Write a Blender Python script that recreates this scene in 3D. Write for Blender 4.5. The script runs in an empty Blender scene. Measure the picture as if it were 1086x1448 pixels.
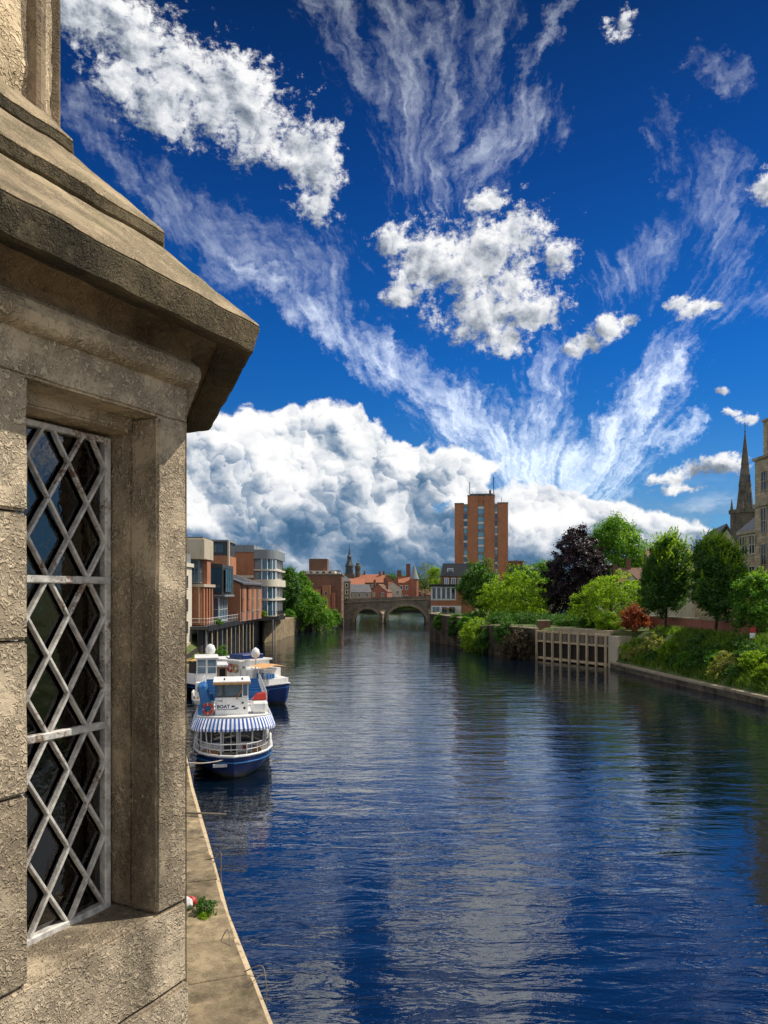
import bpy, bmesh, math, random
import numpy as np
from mathutils import Vector, Matrix, noise as mnoise

random.seed(7)
rng = np.random.default_rng(7)
R = math.radians
scene = bpy.context.scene
COL = scene.collection

# ------------------------------------------------------------------ survey
# World metres: the viewer stands at x=0, y=0 on the old bridge, 10 m above
# the river (z=0); +y is downstream.  The photograph's focal length is 1087 px.
FPX, CXP, HYP, EYE = 1087.0, 543.0, 840.0, 10.0
def sx(px, d): return (px - CXP) / FPX * d
def sz(py, d): return EYE - (py - HYP) / FPX * d

SUN_AZ = math.atan2(0.954, 0.301)      # from +y towards +x
SUN_EL = R(54)

# ------------------------------------------------------------------ camera
cam_d = bpy.data.cameras.new("camera"); cam = bpy.data.objects.new("camera", cam_d)
COL.objects.link(cam); scene.camera = cam
cam.location = (0, 0, EYE); cam.rotation_euler = (R(90), 0, 0)
cam_d.sensor_fit = 'AUTO'; cam_d.sensor_width = 36.0
cam_d.lens = FPX / 1448.0 * 36.0
cam_d.shift_y = (HYP - 724.0) / 1448.0
cam_d.clip_start = 0.05; cam_d.clip_end = 20000

scene.view_settings.view_transform = 'Standard'
scene.view_settings.look = 'None'
scene.view_settings.exposure = 0
scene.render.engine = 'CYCLES'
scene.cycles.use_denoising = True
scene.cycles.max_bounces = 8
scene.cycles.transparent_max_bounces = 12
scene.cycles.sample_clamp_indirect = 6.0
scene.cycles.caustics_reflective = False
scene.cycles.caustics_refractive = False

# ------------------------------------------------------------------ sun
sun_d = bpy.data.lights.new("sun", 'SUN'); sun = bpy.data.objects.new("sun", sun_d)
COL.objects.link(sun)
sun_d.energy = 5.0; sun_d.angle = R(0.53); sun_d.color = (1.0, 0.93, 0.82)
_sd = Vector((math.sin(SUN_AZ)*math.cos(SUN_EL), math.cos(SUN_AZ)*math.cos(SUN_EL), math.sin(SUN_EL)))
sun.rotation_euler = _sd.to_track_quat('Z', 'Y').to_euler()
sun.location = (60, 20, 90)

# ------------------------------------------------------------------ node helper
class NG:
    """tiny wrapper that makes node graphs readable"""
    def __init__(self, tree):
        self.t = tree; self.n = tree.nodes; self.l = tree.links
    def _set(self, sock, v):
        if isinstance(v, bpy.types.NodeSocket): self.l.new(v, sock)
        elif v is not None:
            if hasattr(sock.default_value, '__len__') and not hasattr(v, '__len__'):
                v = (v, v, v, 1.0)[:len(sock.default_value)]
            if hasattr(v, '__len__') and len(sock.default_value) == 4 and len(v) == 3: v = (*v, 1.0)
            sock.default_value = v
    def m(self, op, a=0.0, b=0.0, c=0.0, clamp=False):
        x = self.n.new('ShaderNodeMath'); x.operation = op; x.use_clamp = clamp
        for s, v in zip(x.inputs, (a, b, c)): self._set(s, v)
        return x.outputs[0]
    def v(self, op, a=(0,0,0), b=(0,0,0), c=None, scale=None):
        x = self.n.new('ShaderNodeVectorMath'); x.operation = op
        self._set(x.inputs[0], a); self._set(x.inputs[1], b)
        if c is not None: self._set(x.inputs[2], c)
        if scale is not None: self._set(x.inputs['Scale'], scale)
        return x.outputs['Value'] if op in ('LENGTH', 'DOT_PRODUCT', 'DISTANCE') else x.outputs[0]
    def comb(self, x=0.0, y=0.0, z=0.0):
        k = self.n.new('ShaderNodeCombineXYZ')
        for s, v in zip(k.inputs, (x, y, z)): self._set(s, v)
        return k.outputs[0]
    def sep(self, a):
        k = self.n.new('ShaderNodeSeparateXYZ'); self._set(k.inputs[0], a); return k.outputs
    def noise(self, vec, scale, detail=4.0, rough=0.55, dist=0.0, dims='3D', color=False, lac=2.0, kind=None):
        k = self.n.new('ShaderNodeTexNoise')
        if kind: k.noise_type = kind; k.normalize = False; k.noise_dimensions = dims
        self._set(k.inputs['Vector'], vec); self._set(k.inputs['Scale'], scale)
        k.inputs['Detail'].default_value = detail; k.inputs['Roughness'].default_value = rough
        k.inputs['Distortion'].default_value = dist; k.inputs['Lacunarity'].default_value = lac
        return k.outputs['Color' if color else 0]
    def voro(self, vec, scale, feature='F1', dims='2D', rand=1.0):
        k = self.n.new('ShaderNodeTexVoronoi'); k.voronoi_dimensions = dims; k.feature = feature
        self._set(k.inputs['Vector'], vec); self._set(k.inputs['Scale'], scale)
        k.inputs['Randomness'].default_value = rand
        return k.outputs
    def ss(self, x, lo, hi, a=0.0, b=1.0, kind='SMOOTHSTEP'):
        k = self.n.new('ShaderNodeMapRange'); k.interpolation_type = kind
        for s, v in zip(k.inputs, (x, lo, hi, a, b)): self._set(s, v)
        return k.outputs[0]
    def mix(self, f, a, b, blend='MIX'):
        k = self.n.new('ShaderNodeMix'); k.data_type = 'RGBA'; k.blend_type = blend
        self._set(k.inputs[0], f); self._set(k.inputs[6], a); self._set(k.inputs[7], b)
        return k.outputs[2]
    def mixf(self, f, a, b):
        k = self.n.new('ShaderNodeMix'); k.data_type = 'FLOAT'
        self._set(k.inputs[0], f); self._set(k.inputs[2], a); self._set(k.inputs[3], b)
        return k.outputs[0]
    def mixv(self, f, a, b):
        k = self.n.new('ShaderNodeMix'); k.data_type = 'VECTOR'
        self._set(k.inputs[0], f); self._set(k.inputs[4], a); self._set(k.inputs[5], b)
        return k.outputs[1]
    def ramp(self, f, stops, interp='LINEAR'):
        k = self.n.new('ShaderNodeValToRGB'); k.color_ramp.interpolation = interp
        e = k.color_ramp.elements
        while len(e) < len(stops): e.new(0.5)
        for i, (p, c) in enumerate(stops):
            e[i].position = p; e[i].color = (*c, 1.0) if len(c) == 3 else c
        self._set(k.inputs[0], f); return k.outputs[0]
# ------------------------------------------------------------------ sky
world = bpy.data.worlds.new("World"); scene.world = world; world.use_nodes = True
def build_sky():
    t = world.node_tree; t.nodes.clear(); g = NG(t)
    STR = 0.1
    tc = t.nodes.new('ShaderNodeTexCoord'); d = tc.outputs['Generated']
    x, y, z = g.sep(d)
    az = g.m('ARCTAN2', x, y)
    hor = g.m('SQRT', g.m('ADD', g.m('MULTIPLY', x, x), g.m('MULTIPLY', y, y)))
    el = g.m('DIVIDE', z, g.m('MAXIMUM', hor, 0.12))
    P = g.comb(az, el, 0.0)                       # sky map: azimuth (rad), tan elevation
    def A(px, py):
        a = math.atan((px - CXP) / FPX)
        return a, (HYP - py) / FPX * math.cos(a)
    def S(rx, ry, px):
        c = math.cos(math.atan((px - CXP) / FPX)); return rx / FPX * c * c, ry / FPX * c
    sky = t.nodes.new('ShaderNodeTexSky'); sky.sky_type = 'NISHITA'; sky.sun_disc = False
    sky.sun_elevation = SUN_EL; sky.sun_rotation = SUN_AZ
    sky.air_density = 1.0; sky.dust_density = 0.3; sky.ozone_density = 3.0
    # polarised, deeply saturated blue: paler towards the skyline
    tint = g.ramp(g.ss(el, 0.0, 1.0, kind='LINEAR'),
                  [(0.0, (0.30, 0.62, 0.92)), (0.12, (0.12, 0.50, 0.90)), (0.30, (0.046, 0.40, 0.92)),
                   (0.55, (0.028, 0.23, 0.60)), (0.8, (0.020, 0.12, 0.30)), (1.0, (0.02, 0.12, 0.30))])
    base = g.mix(1.0, sky.outputs[0], tint, 'MULTIPLY')

    # ---- domain warps shared by all clouds
    wA = g.v('SUBTRACT', g.noise(P, 7.0, 4, 0.6, color=True, dims='2D'), (0.5, 0.5, 0.5))
    wB = g.v('SUBTRACT', g.noise(P, 30.0, 4, 0.6, color=True, dims='2D'), (0.5, 0.5, 0.5))
    PW = g.v('MULTIPLY_ADD', wA, (0.045, 0.045, 0), P)
    PW = g.v('MULTIPLY_ADD', wB, (0.014, 0.014, 0), PW)

    # ---- cumulus heaps
    E = [  # px, py, rx, ry, weight of the flat dark base
        (120, 22, 72, 58), (205, 70, 105, 76), (290, 120, 108, 86), (360, 165, 78, 70), (235, 150, 70, 58), (180, 110, 60, 50), (425, 205, 48, 38),
        (450, 240, 44, 66), (440, 285, 34, 26), (30, -10, 60, 40),
        (690, 372, 105, 82), (600, 368, 68, 58), (735, 318, 48, 42), (690, 288, 44, 26), (792, 360, 32, 30),
        (680, 440, 100, 48), (560, 345, 32, 26), (828, 478, 27, 17), (858, 462, 32, 19), (888, 452, 18, 10), (808, 490, 24, 13), (720, 475, 54, 26), (575, 415, 40, 26), (760, 440, 50, 34),
        (952, 430, 22, 12), (985, 442, 32, 16), (1017, 438, 18, 9), (1082, 268, 26, 28), (1032, 580, 17, 9), (1056, 592, 22, 10), (1018, 552, 16, 7), (882, 32, 26, 26),
        (948, 680, 38, 11), (985, 668, 42, 17), (1022, 664, 36, 15), (972, 691, 44, 8)]
    B = [ (300, 655, 62, 62), (380, 630, 62, 52), (475, 618, 62, 56), (440, 670, 130, 62), (555, 665, 72, 48), (635, 675, 62, 42),
        (335, 745, 120, 85), (520, 750, 150, 75), (690, 722, 62, 40), (655, 755, 90, 46), (765, 732, 72, 42), (850, 745, 78, 40),
        (930, 754, 72, 30), (995, 764, 46, 18), (780, 780, 140, 30), (150, 700, 120, 90), (1150, 770, 110, 30), (400, 800, 240, 46), (680, 800, 220, 40), (900, 800, 200, 26)]
    def heap(elps, pos, k):
        dmin = None; acc = None; ws = None
        for (px, py, rx, ry) in elps:
            c = A(px, py); r = S(rx, ry, px)
            q = g.v('MULTIPLY_ADD', pos, (1/r[0], 1/r[1], 0), (-c[0]/r[0], -c[1]/r[1], 0))
            dl = g.v('LENGTH', q)
            w = g.m('POWER', g.m('ADD', dl, 0.15), -5.0)
            qv = g.v('SCALE', q, scale=w)
            if dmin is None: dmin, acc, ws = dl, qv, w
            else:
                dmin = g.m('SMOOTH_MIN', dmin, dl, k); acc = g.v('ADD', acc, qv); ws = g.m('ADD', ws, w)
        inv = g.m('DIVIDE', 1.0, ws)
        return g.m('SUBTRACT', 1.0, dmin), g.v('SCALE', acc, scale=inv)
    def billow(pos, scales, amps):
        """cauliflower: stacked round cells; returns height and a 2-D normal"""
        hs = None; ns = None
        for s, a in zip(scales, amps):
            o = g.voro(pos, s, 'F1', '2D')
            dv = g.v('SUBTRACT', pos, o['Position'])
            nv = g.v('SCALE', dv, scale=s * a)
            h = g.m('MULTIPLY', g.m('SUBTRACT', 0.55, o['Distance']), a)
            hs = h if hs is None else g.m('ADD', hs, h)
            ns = nv if ns is None else g.v('ADD', ns, nv)
        return hs, ns
    L = (0.62, 0.78, 0.0)
    # upper, ragged heaps
    FA, QA = heap(E, PW, 0.25)
    hA, nA = billow(PW, (14, 30, 62), (0.50, 0.30, 0.16))
    fA = g.m('ADD', g.m('MULTIPLY', g.noise(PW, 20.0, 10, 0.68, dims='2D'), 0.62), g.m('MULTIPLY', g.noise(P, 70.0, 9, 0.72, dims='2D'), 0.50))
    fA1 = g.noise(PW, 20.0, 8, 0.60, dims='2D'); fA2 = g.noise(g.v('ADD', PW, (0.012, 0.015, 0)), 20.0, 8, 0.60, dims='2D')
    relief = g.m('MULTIPLY', g.m('SUBTRACT', fA1, fA2), 2.6)
    DA = g.m('ADD', g.m('ADD', FA, g.m('MULTIPLY', g.m('SUBTRACT', fA, 0.565), 4.6)), g.m('MULTIPLY', hA, 0.40))
    aA = g.ss(DA, 0.0, 0.70)
    sA = g.m('ADD', g.m('MULTIPLY', g.v('DOT_PRODUCT', nA, L), 0.26), g.m('MULTIPLY', g.v('DOT_PRODUCT', QA, (0.3, 0.5, 0)), 0.62))
    sA = g.m('ADD', sA, relief)
    sA = g.m('SUBTRACT', sA, g.m('MULTIPLY', g.ss(DA, 0.5, 1.6), 0.30))
    litA = g.ss(g.m('ADD', sA, 0.68), 0.0, 1.0, kind='LINEAR')
    cA = g.ramp(litA, [(0.0, (0.17, 0.21, 0.27)), (0.35, (0.33, 0.37, 0.43)), (0.65, (0.66, 0.69, 0.74)), (1.0, (0.98, 0.98, 0.98))])
    # the rolling bank above the skyline
    FB, QB = heap(B, PW, 0.3)
    hB, nB = billow(PW, (15, 31, 66), (0.62, 0.46, 0.30))
    fB = g.noise(PW, 34.0, 9, 0.64, dims='2D')
    def puff(o, det):
        """inside-out ridges: round puffs parted by sharp creases"""
        n_ = g.noise(g.v('ADD', PW, o), 13.0, det, 0.60, dims='2D', kind='RIDGED_MULTIFRACTAL')
        return g.m('MULTIPLY', n_, -0.5)
    p0 = puff((0, 0, 0), 8); p1 = puff((0.0065, 0.0090, 0), 6)
    rel = g.m('SUBTRACT', p0, p1)
    DB = g.m('ADD', g.m('ADD', FB, g.m('MULTIPLY', hB, 0.55)), g.m('MULTIPLY', g.m('SUBTRACT', fB, 0.5), 0.9))
    aB = g.ss(DB, -0.02, 0.20)
    low = g.ss(el, 0.0, 0.17)                     # flat grey bases near the skyline
    patch = g.noise(g.v('MULTIPLY', PW, (1.0, 1.7, 1.0)), 10.0, 4, 0.5, dims='2D')
    ball = g.m('ADD', g.m('MULTIPLY', g.v('DOT_PRODUCT', nB, L), 0.30), 0.05)
    for (sc_, off, r_, kk) in ((9.0, (3.1, 1.7, 0), 0.66, 0.50), (15.0, (7.3, 4.4, 0), 0.66, 0.48), (25.0, (1.9, 8.8, 0), 0.62, 0.44), (44.0, (5.2, 2.6, 0), 0.56, 0.36)):
        q = g.v('ADD', g.v('MULTIPLY_ADD', wB, (0.022, 0.022, 0), PW), off); o = g.voro(q, sc_, 'F1', '2D', 0.9)
        rr = g.m('MULTIPLY', g.m('ADD', 0.38, g.m('MULTIPLY', g.sep(o['Color'])[0], 0.72)), r_)     # puffs of very mixed size
        dv = g.v('SCALE', g.v('SUBTRACT', q, o['Position']), scale=g.m('DIVIDE', sc_, rr))
        dd = g.m('ADD', o['Distance'], g.m('MULTIPLY', g.m('SUBTRACT', fB, 0.5), 0.50))
        sh = g.m('ADD', g.m('MULTIPLY', g.v('DOT_PRODUCT', dv, L), kk), g.m('ADD', 0.04, g.m('MULTIPLY', ball, 0.45)))
        ball = g.mixf(g.ss(dd, rr, g.m('SUBTRACT', rr, 0.13)), ball, sh)
    sB = g.m('ADD', g.m('MULTIPLY', ball, g.ss(el, 0.02, 0.13, 0.22, 0.60)), g.m('MULTIPLY', rel, 1.9))
    sB = g.m('ADD', sB, g.m('MULTIPLY', g.v('DOT_PRODUCT', QB, (0.2, 0.8, 0)), 0.16))
    sB = g.m('ADD', sB, g.m('MULTIPLY', g.m('SUBTRACT', patch, 0.5), 2.2))
    sB = g.m('ADD', sB, g.m('MULTIPLY', g.m('SUBTRACT', fB, 0.5), 0.75))
    sB = g.m('ADD', sB, g.m('MULTIPLY', g.m('SUBTRACT', low, 0.55), 0.62))
    sB = g.m('ADD', sB, g.ss(DB, 0.45, 0.05, 0.0, 0.20))
    litB = g.ss(g.m('ADD', sB, g.ss(az, 0.06, 0.22, 0.43, 0.64)), 0.0, 0.96, kind='LINEAR')
    cB = g.ramp(litB, [(0.0, (0.055, 0.145, 0.27)), (0.25, (0.12, 0.22, 0.36)), (0.5, (0.34, 0.42, 0.53)), (0.78, (0.80, 0.83, 0.87)), (1.0, (1.0, 1.0, 1.0))])
    # layered streets of cloud right down at the skyline
    st = g.noise(g.v('MULTIPLY', PW, (1.0, 3.2, 1.0)), 9.0, 8, 0.62, dims='2D')
    aS = g.m('MULTIPLY', g.ss(st, 0.36, 0.58), g.ss(el, 0.16, 0.04))
    cS = g.ramp(st, [(0.40, (0.13, 0.25, 0.42)), (0.54, (0.28, 0.40, 0.55)), (0.66, (0.80, 0.84, 0.88))])

    # ---- cirrus: fibres that fan out from a root
    def fan(root, spread, kr, mask, amt, seed, curl=0.0):
        """fibres drawn out along rays from 'root', combed by two crossing sets of finer fibres"""
        c = A(*root)
        q = g.v('SUBTRACT', PW2, (c[0], c[1], 0))
        qx, qy, _ = g.sep(q)
        r = g.v('LENGTH', q); th = g.m('ADD', g.m('ARCTAN2', qx, qy), g.m('MULTIPLY', r, curl))
        def comb(tw, s1, s2, sd, det):
            return g.noise(g.comb(g.m('MULTIPLY', g.m('ADD', th, g.m('MULTIPLY', r, tw)), s1), g.m('MULTIPLY', r, s2), sd), 1.0, det, 0.64, dims='3D')
        n = comb(0.0, spread, kr, seed, 3)
        f1 = comb(0.8, spread * 2.8, kr * 4.0, seed + 3.0, 9)
        f2 = comb(-1.0, spread * 4.4, kr * 5.0, seed + 7.0, 9)
        s_ = g.m('ADD', g.m('MULTIPLY', g.m('SUBTRACT', n, 0.5), 1.7), g.m('MULTIPLY', g.m('SUBTRACT', g.m('ADD', f1, f2), 1.0), 1.7))
        s_ = g.m('ADD', s_, g.m('MULTIPLY', g.m('SUBTRACT', iso, 0.5), 1.5))
        dens = g.m('ADD', g.m('MULTIPLY', mask, 1.30), g.m('MULTIPLY', s_, g.ss(mask, 0.0, 0.25)))
        return g.m('MULTIPLY', g.m('POWER', g.ss(dens, 0.28, 1.85, kind='LINEAR'), 1.6), amt)
    iso = g.noise(P, 24.0, 9, 0.70, dims='2D')
    wC = g.v('SUBTRACT', g.noise(P, 5.0, 2, 0.5, color=True, dims='2D'), (0.5, 0.5, 0.5))
    wD = g.v('SUBTRACT', g.noise(P, 34.0, 6, 0.7, color=True, dims='2D'), (0.5, 0.5, 0.5))
    PW2 = g.v('MULTIPLY_ADD', wC, (0.11, 0.11, 0), P)
    PW2 = g.v('MULTIPLY_ADD', wD, (0.030, 0.030, 0), PW2)
    PW3 = g.v('MULTIPLY_ADD', wD, (0.10, 0.10, 0), g.v('MULTIPLY_ADD', wC, (0.07, 0.07, 0), P))
    def band(p0, p1, w, soft=1.0):
        """soft capsule from p0 to p1 of half width w (px)"""
        a = A(*p0); b = A(*p1); ww = w / FPX
        ax = Vector((b[0]-a[0], b[1]-a[1])); ln = ax.length; ax /= ln
        q = g.v('SUBTRACT', PW3, (a[0], a[1], 0))
        s = g.v('DOT_PRODUCT', q, (ax.x/ln, ax.y/ln, 0))
        s = g.m('MINIMUM', g.m('MAXIMUM', s, 0.0), 1.0)
        foot = g.v('SCALE', (ax.x*ln, ax.y*ln, 0), scale=s)
        dd = g.v('LENGTH', g.v('SUBTRACT', q, foot))
        return g.ss(dd, ww * 1.2, -ww * 0.20)
    def mx(*v):
        o = v[0]
        for k in v[1:]: o = g.m('MAXIMUM', o, k)
        return o
    VM = mx(band((805, 700), (640, 580), 75), band((650, 570), (500, 470), 58), band((540, 500), (345, 375), 46), band((810, 690), (960, 490), 52),
            g.m('MULTIPLY', band((770, 640), (770, 510), 55), 0.72), g.m('MULTIPLY', band((840, 660), (985, 590), 30), 0.75), band((730, 650), (850, 665), 72))
    ci = fan((800, 800), 7.0, 3.0, g.m('MULTIPLY', VM, g.ss(el, 0.42, 0.14, 1.0, 1.45)), 1.0, 1.3)
    TM = mx(g.m('MULTIPLY', band((620, 240), (590, 60), 120), 0.80), g.m('MULTIPLY', band((640, 230), (760, 160), 70), 0.85), g.m('MULTIPLY', band((630, 140), (680, -60), 90), 0.78), g.m('MULTIPLY', band((520, 110), (460, 10), 60), 0.62),
            g.m('MULTIPLY', band((745, 90), (790, 0), 30), 0.7))
    ci = g.m('MAXIMUM', ci, fan((590, 420), 6.0, 3.0, TM, 0.70, 4.7, 0.8))
    WM = mx(g.m('MULTIPLY', band((240, 290), (460, 385), 80), 0.80), g.m('MULTIPLY', band((110, 130), (190, 260), 55), 0.75), g.m('MULTIPLY', band((310, 380), (430, 390), 60), 0.8))
    ci = g.m('MAXIMUM', ci, fan((760, 600), 9.0, 3.0, WM, 0.55, 8.9, -0.5))
    KM = mx(g.m('MULTIPLY', band((870, 395), (1010, 270), 58), 0.78), g.m('MULTIPLY', band((1005, 230), (1035, 400), 58), 0.8), g.m('MULTIPLY', band((940, 160), (965, 260), 34), 0.74), g.m('MULTIPLY', band((985, 425), (1110, 425), 36), 0.8),
            g.m('MULTIPLY', band((985, 90), (1030, 120), 36), 0.62))
    ci = g.m('MAXIMUM', ci, fan((850, 560), 7.0, 3.5, KM, 0.52, 2.2, 1.4))
    # soft cloud added out of frame as white fill, so the whole vault lights the place
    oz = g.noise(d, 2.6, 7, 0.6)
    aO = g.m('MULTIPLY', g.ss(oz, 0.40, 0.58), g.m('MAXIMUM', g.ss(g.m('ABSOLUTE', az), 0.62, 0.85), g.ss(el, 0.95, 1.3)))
    veil = g.m('MULTIPLY', g.ss(el, 0.25, 0.02), 0.28)

    k = 1.0 / STR
    def sc(c): return g.mix(1.0, c, (k, k, k), 'MULTIPLY')
    col = g.mix(veil, base, sc((0.30, 0.50, 0.74)))
    col = g.mix(1.0, g.mix(g.m('MULTIPLY', ci, 0.55), col, sc((0.80, 0.86, 0.93))), g.mix(ci, (0, 0, 0, 1), sc((0.40, 0.42, 0.42))), 'ADD')
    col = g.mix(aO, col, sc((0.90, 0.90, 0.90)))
    col = g.mix(aS, col, sc(cS))
    col = g.mix(aB, col, sc(cB))
    col = g.mix(aA, col, sc(cA))
    bg = t.nodes.new('ShaderNodeBackground'); bg.inputs['Strength'].default_value = STR
    t.links.new(col, bg.inputs['Color'])
    out = t.nodes.new('ShaderNodeOutputWorld'); t.links.new(bg.outputs[0], out.inputs['Surface'])
    world.cycles.sampling_method = 'MANUAL'; world.cycles.sample_map_resolution = 512
build_sky()
# ------------------------------------------------------------------ materials
MATS = {}
def mat_new(name):
    m = bpy.data.materials.new(name); m.use_nodes = True
    t = m.node_tree; t.nodes.clear(); g = NG(t)
    p = t.nodes.new('ShaderNodeBsdfPrincipled'); o = t.nodes.new('ShaderNodeOutputMaterial')
    t.links.new(p.outputs[0], o.inputs[0]); MATS[name] = m
    return m, g, p, o
def bump(g, h, strength, dist, normal=None):
    b = g.n.new('ShaderNodeBump'); b.inputs['Strength'].default_value = strength
    b.inputs['Distance'].default_value = dist; g._set(b.inputs['Height'], h)
    if normal is not None: g.l.new(normal, b.inputs['Normal'])
    return b.outputs[0]
def geo_pos(g):
    k = g.n.new('ShaderNodeNewGeometry'); return k.outputs
def obj_co(g):
    k = g.n.new('ShaderNodeTexCoord'); return k.outputs['Object']

def plain(name, col, rough=0.6, var=0.25, scale=1.5, metal=0.0, dirt=0.35, bmp=0.0, spec=0.4, fine=12.0):
    """one painted / cast / cloth surface with blotches, streaks and dirt"""
    m, g, p, o = mat_new(name)
    co = obj_co(g)
    n = g.noise(co, scale, 6, 0.6); f = g.noise(co, scale * fine, 4, 0.6)
    st = g.noise(g.v('MULTIPLY', co, (scale * 5, scale * 5, scale * 0.5)), 1.0, 4, 0.6)
    k = g.m('ADD', g.m('MULTIPLY', g.m('SUBTRACT', n, 0.5), var * 1.6), g.m('MULTIPLY', g.m('SUBTRACT', f, 0.5), var))
    k = g.m('ADD', k, 1.0)
    k = g.m('SUBTRACT', k, g.m('MULTIPLY', g.ss(st, 0.52, 0.72), dirt))
    c = g.mix(1.0, (*col, 1), g.comb(k, k, k), 'MULTIPLY')
    g._set(p.inputs['Base Color'], c); p.inputs['Metallic'].default_value = metal
    g._set(p.inputs['Roughness'], g.m('ADD', g.m('MULTIPLY', g.m('SUBTRACT', n, 0.5), 0.25), rough))
    p.inputs['Specular IOR Level'].default_value = spec
    if bmp: g._set(p.inputs['Normal'], bump(g, f, bmp, 0.02))
    return m

def brick(name, c1, c2, mortar, bw=0.24, bh=0.08, scale_v=1.0, dirt=0.4):
    """brickwork laid on whatever way the wall faces"""
    m, g, p, o = mat_new(name)
    co = obj_co(g); x, y, z = g.sep(co)
    nx, ny, nz = g.sep(g.n.new('ShaderNodeTexCoord').outputs['Normal'])
    side = g.m('GREATER_THAN', g.m('ABSOLUTE', nx), 0.7)
    u = g.m('ADD', g.m('MULTIPLY', side, y), g.m('MULTIPLY', g.m('SUBTRACT', 1.0, side), x))
    b = g.n.new('ShaderNodeTexBrick'); g._set(b.inputs['Vector'], g.comb(u, z, 0))
    b.inputs['Scale'].default_value = 1.0; b.inputs['Brick Width'].default_value = bw; b.inputs['Row Height'].default_value = bh
    b.inputs['Mortar Size'].default_value = 0.008; b.inputs['Mortar Smooth'].default_value = 0.3
    g._set(b.inputs['Color1'], c1); g._set(b.inputs['Color2'], c2); g._set(b.inputs['Mortar'], mortar)
    n = g.noise(co, 0.35, 5, 0.6); n2 = g.noise(co, 2.5, 5, 0.65)
    st = g.noise(g.v('MULTIPLY', co, (0.9, 0.9, 0.08)), 1.0, 5, 0.65)
    k = g.m('ADD', 0.55, g.m('ADD', g.m('MULTIPLY', n, 0.5), g.m('MULTIPLY', n2, 0.45)))
    k = g.m('SUBTRACT', k, g.m('MULTIPLY', g.ss(st, 0.5, 0.75), dirt))
    g._set(p.inputs['Base Color'], g.mix(1.0, b.outputs['Color'], g.comb(k, k, k), 'MULTIPLY'))
    p.inputs['Roughness'].default_value = 0.85
    g._set(p.inputs['Normal'], bump(g, g.m('ADD', b.outputs['Fac'], g.m('MULTIPLY', n2, -0.6)), -0.5, 0.01))
    return m

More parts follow.
